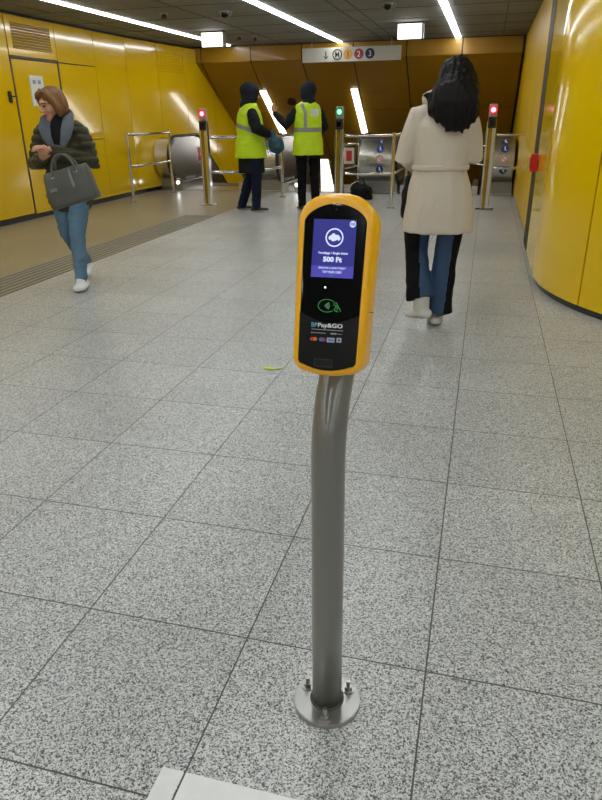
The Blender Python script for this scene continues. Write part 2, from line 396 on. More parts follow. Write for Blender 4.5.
# ceiling fittings
def dome(x, y, label, r=.07, kind=0):
    t = thing('ceiling_camera' if kind == 0 else 'smoke_detector', label, 'camera' if kind == 0 else 'detector', (x, y, H))
    bm = bmesh.new(); cyl(bm, (0, 0, -.012), r, .024); link('mounting_ring', bm, mat('ring_grey', (.3, .3, .29, 1), .4), t)
    bm = bmesh.new()
    if kind == 0:
        ell(bm, (0, 0, -.03), (r*.8, r*.8, r*.8)); link('dome', bm, black_gl, t, True)
        bm = bmesh.new(); tube(bm, [(-r*1.5, 0, -.005), (-r*1.5, 0, -.05), (0, 0, -.06-r*.6), (r*1.5, 0, -.05), (r*1.5, 0, -.005)], .006, n=8); link('guard', bm, steel_d, t, True)
    else:
        cyl(bm, (0, 0, -.05), r*.75, .06, r2=r*.4); link('sensor_head', bm, mat('red_dull', (.12, .03, .015, 1), .5), t, True)
dome(-3.75, 10.02, 'dome camera on the ceiling between the left and middle line lamps')
dome(-1.45, 10.05, 'dome camera at top edge between the middle and right line lamps')
dome(-4.6, 13.0, 'reddish smoke detector just right of the left light box', .06, 1)
dome(-4.6, 9.85, 'reddish smoke detector above the leftmost line lamp near top left', .06, 1)
dome(-4.36, 13.2, 'dark round ceiling fitting right of smoke detector by the light box', .05, 1)
dome(-4.2, 15.75, 'x', .08, 1) if False else None

# overhead sign with the metro lines
sg = thing('overhead_sign', 'long pale sign with down arrow, M and line numbers 1 2 3', 'sign', (-2.77, 14.4, 2.355))
link('sign_panel', bx(-.99, .99, -.04, .04, 0, .255, bev=.006), mat('sign_white', (.50, .48, .42, 1), .45, var=(2, .08)), sg)
for x in (-.8, .8): link('hanger', bx(x-.01, x+.01, -.01, .01, .25, .395), steel_d, sg)
blk = mat('sign_black', (.02, .02, .02, 1), .5); wht = mat('sign_print_white', (.7, .7, .66, 1), .5)
bm = bmesh.new()
box(bm, -.511, -.489, -.044, -.04, .06, .19)
prism(bm, [(-.545, .095), (-.5, .045), (-.455, .095), (-.455, .115), (-.5, .07), (-.545, .115)], -.044, -.04)
link('arrow', bm, blk, sg)
def signdisc(x, col, ch, ring=False):
    bm = bmesh.new()
    if ring:
        torus(bm, (0, 0, 0), .088, .010, M=Matrix.Translation((x, -.043, .128)) @ Matrix.Rotation(PI/2, 4, 'X'))
        o = link('line_badge', bm, blk, sg)
    else:
        cyl(bm, (x, -.043, .128), .093, .006, 'Y'); o = link('line_badge', bm, mat('badge_'+ch, col, .4), sg)
    M = Matrix.Translation((x, -.048, .128)) @ Matrix.Rotation(PI/2, 4, 'X')
    text('badge_letter', ch, M, blk if (ring or ch == '1') else wht, o, height=.10, width=(.085 if ch == 'M' else None), bold=.004)
signdisc(-.27, None, 'M', True); signdisc(-.055, srgb(190, 130, 35), '1'); signdisc(.165, srgb(150, 25, 50), '2'); signdisc(.385, srgb(25, 35, 75), '3')

# red call box on the right wall
t = thing('red_call_box', 'small red box fixed to the right yellow wall', 'box', (.496, 7.15, .86))
link('box_body', bx(-.07, 0, -.05, .05, 0, .16, bev=.008), mat('red_paint', srgb(200, 20, 30), .35), t)
link('box_cover', bx(-.076, -.07, -.035, .035, .03, .13), mat('red_dark', srgb(120, 10, 18), .35), t)

# dark round fitting on the soffit
bm = bmesh.new(); cyl(bm, (0, 0, 0), .10, .06, n=24); bm.transform(Matrix.Rotation(-math.atan(TS), 4, 'X'))
o = link('soffit_speaker', bm, mat('dark_red', (.05, .008, .006, 1), .5), None, loc=(-4.42, 15.9, sl(15.9)-.02)); tag(o, 'small dark round fitting on the ochre soffit between the vest wearers', 'speaker')

# ================================================================ ESCALATORS
sticker_b = mat('sticker_blue', srgb(35, 60, 140), .4); sticker_w = mat('sticker_white', (.75, .75, .75, 1), .4); sticker_r = mat('sticker_red', srgb(200, 50, 50), .4)
drum_m = mat('drum_steel', (.60, .585, .53, 1), .26, 1, bump=(40, .04), stretch=(.1, 6, 6))
YD, ZD, RD = 13.2, .60, .40
def divider(x0, x1, left_rail, right_rail, label, sticker=None, side_sign=False):
    t = thing('escalator_balustrade', label, 'escalator balustrade', ((x0+x1)/2, YD, 0), 0, 'steel balustrades between the escalators')
    a, b = x0-(x0+x1)/2, x1-(x0+x1)/2
    def prof(r, shrink=0):
        p = [(r*math.cos(math.radians(q)), ZD+r*math.sin(math.radians(q))) for q in range(270, 89, -9)]
        p = [(-abs(y), z) for y, z in p]
        L = [(1.1, ZD+r), (5.0, ZD+r-3.9*TS), (5.0, ZD-r-3.9*TS), (.9, ZD-r)]
        return p+L
    bm = bmesh.new(); prism(bm, prof(RD), a+.05, b-.05, to=lambda p, q, c: (c, p, q))
    o = link('drum', bm, drum_m, t)
    for p in o.data.polygons: p.use_smooth = abs(p.normal.x) < .5
    o.data.set_sharp_from_angle(angle=math.radians(30))
    for s, on, in ((a, True), (b, True)):
        if (s == a and not left_rail) or (s == b and not right_rail): continue
        sg_ = 1 if s == b else -1
        bm = bmesh.new(); prism(bm, prof(RD-.03), min(s, s-.05*sg_), max(s, s-.05*sg_), to=lambda p, q, c: (c, p, q)); link('side_skin', bm, steel, t)
        pts = [V3((s-.03*sg_, y, z)) for y, z in prof(RD+.03)[:-3]]
        pts += [V3((s-.03*sg_, 5.0, ZD+RD+.03-3.9*TS))]
        pts = [V3((s-.03*sg_, .3, ZD-RD-.03))]+pts
        link('handrail', tb(pts, [(.029, .03)]*len(pts), n=10, hint=(1, 0, 0)), rubber, t, True)
    bm = bmesh.new(); box(bm, a+.03, b-.03, -.12, .9, 0, ZD-RD+.03); link('plinth', bm, steel_d, t)
    bm = bmesh.new(); box(bm, a+.01, b-.01, -.16, .95, 0, .02); link('floor_plate', bm, steel, t)
    if sticker is not None:
        for i, (ang, kind) in enumerate(((52, 'tri'), (30, 'b'), (5, 'r'), (-22, 'b'))):
            an = math.radians(ang); c = V3((sticker, -(RD+.003)*math.cos(an), ZD+(RD+.003)*math.sin(an)))
            R = Matrix.Translation(c) @ Matrix.Rotation(PI/2-an, 4, 'X')
            bm = bmesh.new()
            if kind == 'tri': bmesh.ops.create_cone(bm, cap_ends=True, segments=3, radius1=.075, radius2=.075, depth=.006, matrix=R @ Matrix.Rotation(PI/2, 4, 'Z'))
            else: bmesh.ops.create_cone(bm, cap_ends=True, segments=28, radius1=.068, radius2=.068, depth=.006, matrix=R)
            o = link('sticker', bm, sticker_w if kind == 'r' else sticker_b, t)
            bm = bmesh.new()
            if kind == 'r':
                torus(bm, (0, 0, .003), .055, .007, M=R); tube(bm, [R @ V3((-.04, .04, .004)), R @ V3((.04, -.04, .004))], .006, n=6); link('sticker_mark', bm, sticker_r, o)
            else:
                tube(bm, [R @ V3((0, .035, .003)), R @ V3((0, -.01, .003))], .010, n=6)
                tube(bm, [R @ V3((0, -.012, .003)), R @ V3((.025, -.03, .003))], .008, n=6); link('sticker_mark', bm, sticker_w, o)
    if side_sign:
        bm = bmesh.new(); box(bm, b+.0, b+.006, .95, 1.17, .46, .80, bev=.002); o = link('pictogram', bm, sticker_w, t)
        bm = bmesh.new(); box(bm, b+.006, b+.009, .985, 1.135, .49, .60); box(bm, b+.006, b+.009, .985, 1.135, .66, .77); cyl(bm, (b+.008, 1.06, .63), .05, .004, 'X'); link('pictogram_mark', bm, sticker_r, o)
    return t
divider(-6.50, -6.10, False, True, 'steel balustrade with drum end against left yellow wall', None, True)
divider(-4.62, -3.84, True, True, 'steel balustrade behind the two people in yellow vests', None)
divider(-2.34, -1.55, True, True, 'steel balustrade with blue and red stickers just right of green signal', .05)
divider(-.07, .535, True, False, 'steel balustrade with stickers against the right wall', .08)
# escalators between them
step_m = mat('step_metal', (.22, .22, .215, 1), .45, .8, var=(8, .2))
for x0, x1, lab in ((-6.09, -4.63, 'escalator beside the left yellow wall'), (-3.83, -2.35, 'escalator between the vest wearers and the green signal'), (-1.54, -.08, 'escalator going down behind the woman in beige coat')):
    c = (x0+x1)/2; hw = (x1-x0)/2-.02
    t = thing('escalator', lab, 'escalator', (c, 13.0, 0), 0, 'down escalators behind the gates')
    link('comb_plate', bx(-hw, hw, .03, .75, -.03, .012), steel, t)
    bm = bmesh.new()
    prism(bm, [(.75, 0), (1.6, 0), (1.6, -.05), (.75, -.05)], -hw+.1, hw-.1, to=lambda p, q, c_: (c_, p, q))
    for i in range(10):
        y = 1.6+i*.4; z = -.05-i*.4*TS
        prism(bm, [(y, z), (y+.4, z), (y+.4, z-.4), (y, z-.4)], -hw+.1, hw-.1, to=lambda p, q, c_: (c_, p, q))
    link('steps', bm, step_m, t)
    for s in (-1, 1):
        bm = bmesh.new(); prism(bm, [(.0, 0), (0, .16), (1.4, .16), (5.6, .16-4.2*TS), (5.6, -.2-4.2*TS), (1.4, -.2)], s*hw-(.1 if s > 0 else 0), s*hw+(0 if s > 0 else .1), to=lambda p, q, c_: (c_, p, q)); link('skirt', bm, steel, t)
# little white lamps at the foot of the balustrades
def comb_lamp(x, y, z, label):
    t = thing('comb_lamp', label, 'light', (x, y, 0))
    link('lamp_post', bx(-.05, .05, -.02, .03, 0, z+.07, bev=.006), steel, t)
    bm = bmesh.new(); cyl(bm, (0, -.025, z), .03, .012, 'Y', 20); link('bulb', bm, emis('comb_lamp', (.93, 1, 1, 1), 14), t)
comb_lamp(-6.03, 12.95, .16, 'tiny bright white lamp at foot of the left balustrade')
comb_lamp(-3.52, 12.95, .14, 'tiny bright white lamp low behind the vest wearer with raised hand')
# added glowing panel, stands in for a bright streak at the second escalator
t = thing('bright_streak_panel', 'added glowing panel for a wide bright inclined streak low behind the vest wearer with raised hand', 'light', (-3.02, 13.3, 0))
bm = bmesh.new(); quadslab(bm, [(-.1+.0, 0, .02), (.17, 0, .02), (-.08, .55, .56), (-.24, .55, .56)], .03); bmesh.ops.recalc_face_normals(bm, faces=bm.faces[:]); link('diffuser', bm, emis('streak_glow', (1, .99, .97, 1), 1.3, (.8, .8, .8, 1)), t)
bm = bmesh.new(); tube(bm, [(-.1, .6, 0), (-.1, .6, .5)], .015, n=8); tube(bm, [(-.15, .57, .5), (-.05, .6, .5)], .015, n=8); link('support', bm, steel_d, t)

# ================================================================ GATES AND RAILINGS
wall_tint = mat('amber_reflection', srgb(176, 142, 52), .25, .8)  # amber puts the yellow walls' reflection into the steel's colour
def gate(x, y, col, ringcol, label):
    t = thing('gate_post', label, 'gate post', (x, y, 0), 0, 'ticket gate posts with signal lights')
    link('base_plate', bx(-.14, .14, -.09, .09, 0, .02, bev=.004), steel_pol, t)
    link('upright', bx(-.075, -.040, -.05, .05, .02, 1.27, bev=.01), steel_pol, t)
    link('upright', bx(.005, .065, -.05, .05, .02, 1.30, bev=.01), steel_pol, t)
    link('reflection_panel', bx(-.038, .003, -.045, .045, .02, 1.40, bev=.006), wall_tint, t)
    bm = bmesh.new(); box(bm, -.06, .06, -.08, .02, 1.18, 1.33, bev=.015); cr = link('card_reader', bm, black_pl, t)
    link('reader_face', bx(-.035, .035, -.084, -.08, 1.22, 1.29), black_gl, cr)
    link('signal_head', bx(-.06, .06, -.05, .03, 1.33, 1.51, bev=.02), mat('signal_grey', (.35, .33, .28, 1), .4), t)
    Rm = Matrix.Translation((0, -.056, 1.43)) @ Matrix.Rotation(PI/2, 4, 'X')
    bm = bmesh.new(); torus(bm, (0, 0, 0), .048, .013, M=Rm); s = link('signal_ring', bm, ringcol, t, True)
    bm = bmesh.new(); cyl(bm, (0, -.055, 1.43), .036, .012, 'Y'); link('signal_light', bm, col, t)
red_ring = emis('red_ring', srgb(230, 20, 60), .9, srgb(150, 10, 30)); pink = emis('pink_light', srgb(255, 170, 190), 2.2)
wh_ring = mat('ring_white', (.6, .5, .5, 1), .4); redl = emis('red_light', srgb(255, 70, 80), 1.2)
gr_ring = emis('green_ring', srgb(20, 160, 90), .5, srgb(10, 60, 40)); grl = emis('green_light', srgb(130, 255, 170), 2.5)
gate(-4.50, 10.81, pink, red_ring, 'gate post with red ringed signal at the left, beside railing')
gate(-2.23, 10.79, grl, gr_ring, 'gate post with the green signal light, behind the orange ticket validator')
gate(.045, 10.93, pink, red_ring, 'gate post with red signal at right, by the yellow wall')
def railing(name_label, posts, path, zs, r=.022):
    p0 = V3(posts[0]) if posts else V3(path[0])
    t = thing('railing', name_label, 'railing', (p0.x, p0.y, 0), 0, 'steel tube railings at the gates')
    for p in posts:
        q = V3(p)-V3((p0.x, p0.y, 0)); bm = bmesh.new(); tube(bm, [(q.x, q.y, 0), (q.x, q.y, zs[0]+.04)], .027, n=14, caps='flat'); cyl(bm, (q.x, q.y, .01), .06, .02, n=20)
        link('railing_post', bm, steel_pol, t, True).data.set_sharp_from_angle(angle=.6)
    for k, z in enumerate(zs):
        pts = [V3((p[0]-p0.x, p[1]-p0.y, z)) for p in path]
        link('top_rail' if k == 0 else 'lower_rail', tb(pts, r, n=12, hint=(0, 0, 1)), steel_pol, t, True)
railing('railing beside the left wall, in front of the leftmost drum', [(-5.94, 10.85, 0), (-5.93, 12.47, 0)], [(-5.94, 10.85), (-5.93, 12.47)], [1.115, .60])
railing('railing right of left gate post, behind the vest wearer with teal bag', [(-3.56, 12.06, 0)], [(-4.40, 10.82), (-3.72, 10.84), (-3.56, 12.06)], [1.07, .53])
railing('railing right of the green-lit gate post, in front of the stickered drum', [(-1.39, 10.81, 0), (-1.35, 12.39, 0)], [(-2.13, 10.80), (-1.39, 10.81), (-1.35, 12.39)], [1.09, .53])
railing('short railing between the right gate post and yellow wall', [], [(.14, 10.93), (.53, 10.93)], [1.09, .62])
railing('thin railing left of the right gate post, behind the beige coat', [(-.62, 12.0, 0)], [(-.62, 12.0), (-.03, 11.0)], [.93, .66], .012)
# framed notice on a bent tube
t = thing('framed_notice', 'small white notice in tube frame right of the green signal post', 'sign', (-2.40, 12.2, 0))
link('tube_frame', tb([(.22, .02, 0), (.22, 0, .88), (.19, 0, .93), (-.02, 0, .90), (-.07, 0, .86), (-.09, 0, .55), (-.05, 0, .50), (.22, 0, .56)], .017, n=10, hint=(0, 1, 0)), steel_pol, t, True)
link('notice_plate', bx(-.04, .14, -.005, .005, .58, .85, bev=.002), mat('notice_beige', (.6, .56, .48, 1), .5), t)
link('notice_print', bx(.0, .10, -.008, -.005, .63, .80), sticker_r, t)

# ================================================================ TICKET VALIDATOR (foreground)
tv = thing('ticket_validator', 'orange and black contactless ticket validator with blue screen on grey pole', 'ticket validator', (-.27, 1.22, 0))
pole_m = mat('pole_paint', (.19, .185, .165, 1), .28, .2, .5)
P0 = V3((0, 0, 0))
pts = [(0, 0, .012), (0, 0, .3), (0, 0, .6), (0, 0, .725), (0, .003, .75), (0, .011, .78), (0, .024, .81), (0, .040, .84), (.002, .058, .87), (.004, .075, .90), (.006, .090, .93), (.006, .102, .97)]
link('post', tb(pts, .0375, n=40, caps='flat'), pole_m, tv, True)
flm = mat('flange_steel', (.42, .41, .39, 1), .36, .85, var=(14, .2))
bm = bmesh.new(); cyl(bm, (0, 0, .007), .0855, .014, n=64); bmesh.ops.bevel(bm, geom=[e for e in bm.edges if abs(e.verts[0].co.z-e.verts[1].co.z) < 1e-5 and e.calc_length() < .05], offset=.002, segments=2, affect='EDGES')
fl = link('base_plate', bm, flm, tv)
bm = bmesh.new(); torus(bm, (0, 0, .015), .0385, .005, n=40); link('weld_bead', bm, mat('weld_dark', (.08, .075, .065, 1), .4, .5), fl, True)
for a in (-82, 38, 158):
    c = V3((.062*math.cos(math.radians(a)), .062*math.sin(math.radians(a)), .014))
    bm = bmesh.new(); cyl(bm, c+V3((0, 0, .0015)), .0165, .003, n=28); cyl(bm, c+V3((0, 0, .008)), .0105, .010, n=6); cyl(bm, c+V3((0, 0, .020)), .0055, .022, n=14)
    link('bolt', bm, mat('bolt_steel', (.4, .39, .36, 1), .3, .9), fl)
T = math.radians(16)
Cc = V3((-.254-.005, 1.19, 1.1035))-V3((-.27, 1.22, 0))
D = Matrix(((1, 0, 0, Cc.x), (0, math.sin(T), -math.cos(T), Cc.y), (0, math.cos(T), math.sin(T), Cc.z), (0, 0, 0, 1)))   # local x right, y up the face, z out
def outline(hw, top, bot, rt, rb, arch=.0, barch=0, n=10):
    """rounded outline with an arched top and bottom"""
    p = []
    def corner(cx, cy, r, a0, ry=None):
        for i in range(n+1):
            a = math.radians(a0+90*i/n); p.append((cx+r*math.cos(a), cy+(ry or r)*math.sin(a)))
    corner(-(hw-rt), top-arch-rt, rt, 90); corner(-(hw-rb), bot+rb+barch, rb, 180)
    if barch:
        for i in range(1, 8):
            x = -(hw-rb)+2*(hw-rb)*i/8; p.append((x, bot+barch*((x/(hw-rb))**2)))
    corner((hw-rb), bot+rb+barch, rb, 270); corner((hw-rt), top-arch-rt, rt, 0)
    if arch:
        for i in range(1, 12):
            x = (hw-rt)-2*(hw-rt)*i/12; p.append((x, top-arch*((x/(hw-rt))**2)))
    return p
def outline2(hw, top, bot, ty, ex, rb, barch, d=0, n=22):
    """sides straight up to ty, then one super-elliptic arch; rounded bottom corners"""
    hw, top, bot = hw-d, top-d, bot+d
    p = []
    for i in range(n+1):
        a = math.radians(90+90*i/n); p.append((hw*math.copysign(abs(math.cos(a))**(2/ex), math.cos(a)) if i else 0.0, ty+(top-ty)*abs(math.sin(a))**(2/ex)))
    rb = max(.002, rb-d*.6)
    for i in range(1, 11):
        a = math.radians(180+90*i/10); p.append((-(hw-rb)+rb*math.cos(a), bot+rb+barch+rb*math.sin(a)))
    for i in range(1, 8):
        x = -(hw-rb)+2*(hw-rb)*i/8; p.append((x, bot+barch*((x/(hw-rb))**2)))
    for i in range(0, 10):
        a = math.radians(270+90*i/10); p.append(((hw-rb)+rb*math.cos(a), bot+rb+barch+rb*math.sin(a)))
    for i in range(n):
        a = math.radians(90*i/n); p.append((hw*abs(math.cos(a))**(2/ex), ty+(top-ty)*abs(math.sin(a))**(2/ex)))
    return p
def taper(p, k, y0):   # narrower toward the bottom
    return [(x*(1-k*max(0, (y0-y))), y) for x, y in p][::1]
def loft(bm, rings, mi=0):
    """rings: list of (outline, z) in device local"""
    R = [[bm.verts.new((x, y, z)) for x, y in o] for o, z in rings]
    n = len(R[0])
    for a, b in zip(R[:-1], R[1:]):
        for i in range(n): bm.faces.new((a[i], a[(i+1) % n], b[(i+1) % n], b[i]))
    bm.faces.new(R[0][::-1]); bm.faces.new(R[-1])
    bmesh.ops.recalc_face_normals(bm, faces=bm.faces[:])
orange = mat('orange_plastic', srgb(255, 184, 14), .32, 0, .25)
def ho(d): return taper(outline2(.0745, .1720, -.172, .115, 2.3, .032, .005, d), .30, .0)
bm = bmesh.new()
loft(bm, [(ho(.024), -.112), (ho(.011), -.107), (ho(.003), -.095), (ho(0), -.078), (ho(0), -.018), (ho(.0015), -.010), (ho(.005), -.0035), (ho(.0095), 0), (ho(.0125), .0)])
bm.transform(D); hs = link('housing', bm, orange, tv, True); hs.data.set_sharp_from_angle(angle=math.radians(40))
# seam round the housing
def seam_ring(d): return [(x, y) for x, y in ho(d)]
bm = bmesh.new()
for sx_, in ((-1,), (1,)):
    x = .0733*sx_
    box(bm, min(x, x-.014*sx_), max(x, x-.014*sx_), -.0456, -.0442, -.075, -.018)
bm.transform(D); link('housing_seam', bm, mat('seam_dark', (.10, .045, .002, 1), .6), hs)
# black front
def bo(d): return taper(outline2(.0590, .1505, -.1605, .116, 1.75, .010, .010, d), .30, .0)
bm = bmesh.new(); loft(bm, [(bo(-.0005), -.002), (bo(0), .0012), (bo(.0012), .0022), (bo(.003), .0024)])
bm.transform(D); fp = link('front_panel', bm, black_gl, tv); 
# lower cover with its curved upper edge
lo = [(-.0575, -.052)]+[(-.0575+.115*i/16, -.052-.018*math.sin(PI*i/16)) for i in range(1, 16)]+[(.0575, -.052), (.0553, -.142), (.045, -.1500), (.02, -.1575), (0, -.1585), (-.02, -.1575), (-.045, -.1500), (-.0553, -.142)]
bm = bmesh.new(); prism(bm, lo, .0020, .0034, to=lambda a, b, c: (a, b, c)); bm.transform(D); link('lower_cover', bm, mat('black_satin', (.004, .004, .004, 1), .3, spec=.22), fp)
# screen
DS = D @ Matrix.Translation((.005, 0, 0))   # measured coordinates are relative to the ray point
def rect(bm, x0, x1, y0, y1, z0, z1): box(bm, x0, x1, y0, y1, z0, z1)
bm = bmesh.new(); box(bm, -.0455, .0353, .0365, .1215, .0024, .0030); bm.transform(DS); sc_ = link('screen', bm, emis('screen_blue', srgb(38, 34, 146), .74, (.002, .002, .01, 1)), tv)
bm = bmesh.new(); box(bm, -.0455, .0353, .0150, .0365, .0024, .0030); bm.transform(DS); link('screen_band', bm, emis('screen_violet', srgb(76, 68, 186), .78, (.002, .002, .01, 1)), sc_)
scw = emis('screen_white', srgb(215, 225, 255), 1.0, (.02, .02, .02, 1))
def dm(x, y, z=.0036): return DS @ Matrix.Translation((x, y, z))
bm = bmesh.new(); torus(bm, (0, 0, 0), .0158, .0013, n=40, m=8, M=dm(-.0045, .0885, .0033))
# two little ticket shapes inside the ring
prism(bm, [(-.0125, .087), (-.008, .0925), (-.003, .0905), (-.001, .0945), (.0025, .093), (.0035, .0955), (.0085, .0925), (.0085, .0855), (.0035, .0835), (.001, .0855), (-.0025, .0815), (-.0075, .0845)], .0031, .0036, to=lambda a, b, c: (a-.0045+.001, b-.0005, c)) if False else None
icon = [(-.0115, -.001), (-.0095, .003), (-.0055, .0045), (-.0045, .0075), (.0005, .0075), (.0015, .0048), (.0065, .0052), (.0105, .0015), (.0115, -.003), (.0075, -.0062), (.0065, -.003), (.0015, -.0062), (-.0045, -.0068), (-.006, -.0035), (-.0095, -.0045)]
prism(bm, [(a-.0045, b+.0885) for a, b in icon], .0031, .0037, to=lambda a, b, c: (a, b, c))
bm2 = bm; 
for v in bm2.verts:
    pass
# the torus is already in place, so only move the prism part
vv = list(bm2.verts); k = 40*8
for v in vv[k:]: v.co = (DS @ v.co)
link('screen_icon', bm2, scw, sc_)
bm = bmesh.new(); torus(bm, (0, 0, 0), .0052, .0007, n=24, m=6, M=dm(.0285, .1135)); 
tube(bm, [dm(.0285, .1182).translation, dm(.0285, .1088).translation], .0006, n=6); torus(bm, (0, 0, 0), .0024, .0005, n=16, m=6, M=dm(.0285, .1135) @ Matrix.Diagonal((1, 2.0, 1, 1)))
link('language_icon', bm, scw, sc_)
text('screen_text', 'Vonaljegy / Single ticket', dm(-.0055, .0596), scw, sc_, width=.057, height=.0056, bold=.03)
text('screen_text', '500 Ft', dm(-.0058, .0485), scw, sc_, width=.036, height=.0098, bold=.05)
text('screen_text', 'ÉRINTSE A KÁRTYÁJÁT', dm(-.0052, .0325), scw, sc_, width=.052, height=.0052, bold=.02)
text('screen_text', 'TAP YOUR CARD', dm(-.0052, .0252), scw, sc_, width=.037, height=.0045, bold=.02)
bm = bmesh.new(); tube(bm, [dm(-.009, .0205).translation, dm(-.0045, .0180).translation, dm(0, .0205).translation], .0007, n=6); link('screen_arrow', bm, emis('screen_green', srgb(50, 130, 150), .7), sc_)
# indicator, contactless sign, logo, card badges, slot
bm = bmesh.new(); cyl(bm, (-.0162, -.0035, .0028), .0016, .0012, n=16); bm.transform(DS); link('indicator_light', bm, emis('led_green', srgb(170, 255, 170), 3.5), fp)
bm = bmesh.new(); cyl(bm, (-.0045, .1395, .0026), .0012, .0008, n=12); bm.transform(DS); link('sensor_dot', bm, mat('dot_grey', (.08, .09, .1, 1), .4), fp)
grn = emis('symbol_green', srgb(60, 165, 75), .75, (.02, .06, .02, 1)); grw = emis('symbol_pale', srgb(150, 200, 160), .6, (.05, .08, .05, 1))
bm = bmesh.new()
elp = [V3((-.0105+.0170*math.cos(math.radians(a)), -.0375+.0118*math.sin(math.radians(a)), .0036)) for a in range(40, 318, 8)]
tube(bm, [DS @ p for p in elp], .0005, n=6)
for q in ((0.004, -.0415), (.0075, -.0375), (.004, -.0345)): pass
tube(bm, [DS @ V3(p+(.0040,)) for p in ((.0025, -.0325), (.0065, -.0305), (.0125, -.0395), (.0165, -.0465))], .0006, n=6)
tube(bm, [DS @ V3(p+(.0040,)) for p in ((.0015, -.0365), (.0045, -.0345), (.0075, -.0395), (.0035, -.0435), (.0062, -.0465), (.0115, -.0478))], .0006, n=6)
tube(bm, [DS @ V3(p+(.0040,)) for p in ((.0085, -.0365), (.0105, -.0415), (.0085, -.0445))], .0005, n=6)
ct = link('contactless_symbol', bm, grn, fp)
bm = bmesh.new()
for i in range(4):
    r = .0028+.0026*i
    tube(bm, [DS @ V3((-.0165+r*math.cos(math.radians(a)), -.0375+r*math.sin(math.radians(a)), .0038)) for a in range(-36, 37, 9)], .00045, n=6)
link('radio_waves', bm, grw, ct)
lw_ = mat('logo_white', (.72, .74, .76, 1), .4); lb_ = mat('logo_blue', srgb(110, 190, 215), .4)
text('logo_text', 'BP', dm(-.0325, -.0745, .0040), lb_, fp, width=.0115, height=.0085, bold=.01)
text('logo_text', 'Pay&GO', dm(-.0015, -.0755, .0040), lw_, fp, width=.0480, height=.0105, bold=.03)
bm = bmesh.new(); box(bm, -.0375, .0235, -.0832, -.0825, .0034, .0039)
bm.transform(DS); link('logo_underline', bm, lw_, fp)
bm = bmesh.new(); box(bm, -.0378, -.0350, -.0907, -.0880, .0034, .0038)
for i in range(9): box(bm, -.034+.0028*i, -.0320+.0028*i, -.0902, -.0885, .0034, .0038)
box(bm, .0000, .0115, -.0908, -.0878, .0034, .0038)
for i in range(3): box(bm, .0135+.003*i, .0155+.003*i, -.0900, -.0885, .0034, .0038)
bm.transform(DS); link('small_print', bm, mat('print_grey', (.34, .35, .37, 1), .5), fp)
def badge(x, c1, c2):
    for dx, c in ((-.0026, c1), (.0026, c2)):
        bm = bmesh.new(); cyl(bm, (x+dx, -.1015, .0037 + (.0002 if dx > 0 else 0)), .0038, .0008, n=20); bm.transform(DS); link('card_badge', bm, c, fp)
badge(-.0320, mat('card_red', srgb(205, 30, 30), .4), mat('card_orange', srgb(235, 120, 40), .4))
badge(-.0155, mat('card_blue', srgb(70, 110, 170), .4), mat('card_plum', srgb(150, 60, 90), .4))
bm = bmesh.new(); box(bm, -.0065, .0085, -.1060, -.0970, .0034, .0040); bm.transform(DS); cb = link('card_badge', bm, mat('card_pale', srgb(150, 165, 200), .4), fp)
text('badge_text', 'VISA', dm(.0010, -.1013, .0043), mat('card_navy', srgb(40, 55, 120), .4), cb, width=.0115, height=.0038, bold=.02)
bm = bmesh.new(); box(bm, .0125, .0215, -.1050, -.0965, .0034, .0040); bm.transform(DS); cb = link('card_badge', bm, mat('card_pale2', srgb(175, 185, 195), .4), fp)
bm = bmesh.new(); cyl(bm, (.017, -.1008, .0042), .0024, .0006, n=16); bm.transform(DS); link('badge_mark', bm, MATS['card_navy'], cb)
bm = bmesh.new()
o1 = [(-.0275, -.1395), (.0055, -.1395), (.0055, -.1525), (-.0275, -.1525)]
for (xa, xb, ya, yb) in ((-.0285, .0065, -.1400, -.1388), (-.0285, .0065, -.1537, -.1525), (-.0285, -.0275, -.1525, -.1400), (.0055, .0065, -.1525, -.1400)): box(bm, xa, xb, ya, yb, .0030, .0044)
bm.transform(DS); link('slot_rim', bm, mat('slot_rim', (.02, .02, .022, 1), .3), fp)
bm = bmesh.new(); box(bm, -.0275, .0055, -.1525, -.1400, .0032, .0036); bm.transform(DS); link('slot', bm, mat('slot_black', (.0015, .0015, .0015, 1), .7), fp)
# collar joining pole and housing
bm = bmesh.new(); tube(bm, [V3((.006, .094, .945)), V3((.006, .104, .985))], [.0395, .0395], n=32, caps='flat'); link('collar', bm, mat('collar_dark', (.05, .045, .035, 1), .4), tv, True)
bm = bmesh.new(); box(bm, -.045, .035, -.13, -.02, -.145, -.100, bev=.01); bm.transform(D); link('mounting_box', bm, MATS['collar_dark'], tv)

# ---------------------------------------------------------------- marks and litter on the floor
bm = bmesh.new()
for xa, xb in ((-.602, -.5485), (-.5425, .25)): box(bm, xa, xb, .835, .943, .0, .0012)
tape = link('floor_marking', bm, mat('marking_white', (.80, .80, .77, 1), .45, var=(25, .08))); tag(tape, 'white tape marking on the granite floor at the bottom edge', 'floor marking')
bm = bmesh.new()
pl = [(-.06, -.012), (-.035, .018), (.0, .012), (.055, .022), (.06, .012), (.02, -.004), (-.01, -.02), (-.045, -.022)]
prism(bm, pl, .0015, .004, to=lambda a, b, c: (a, b, c+abs(a)*.12))
o = link('paper_scrap', bm, mat('scrap_yellow', srgb(205, 225, 60), .6), None, loc=(-1.12, 3.51, 0)); tag(o, 'small yellow-green scrap lying on the floor left of the validator', 'litter')
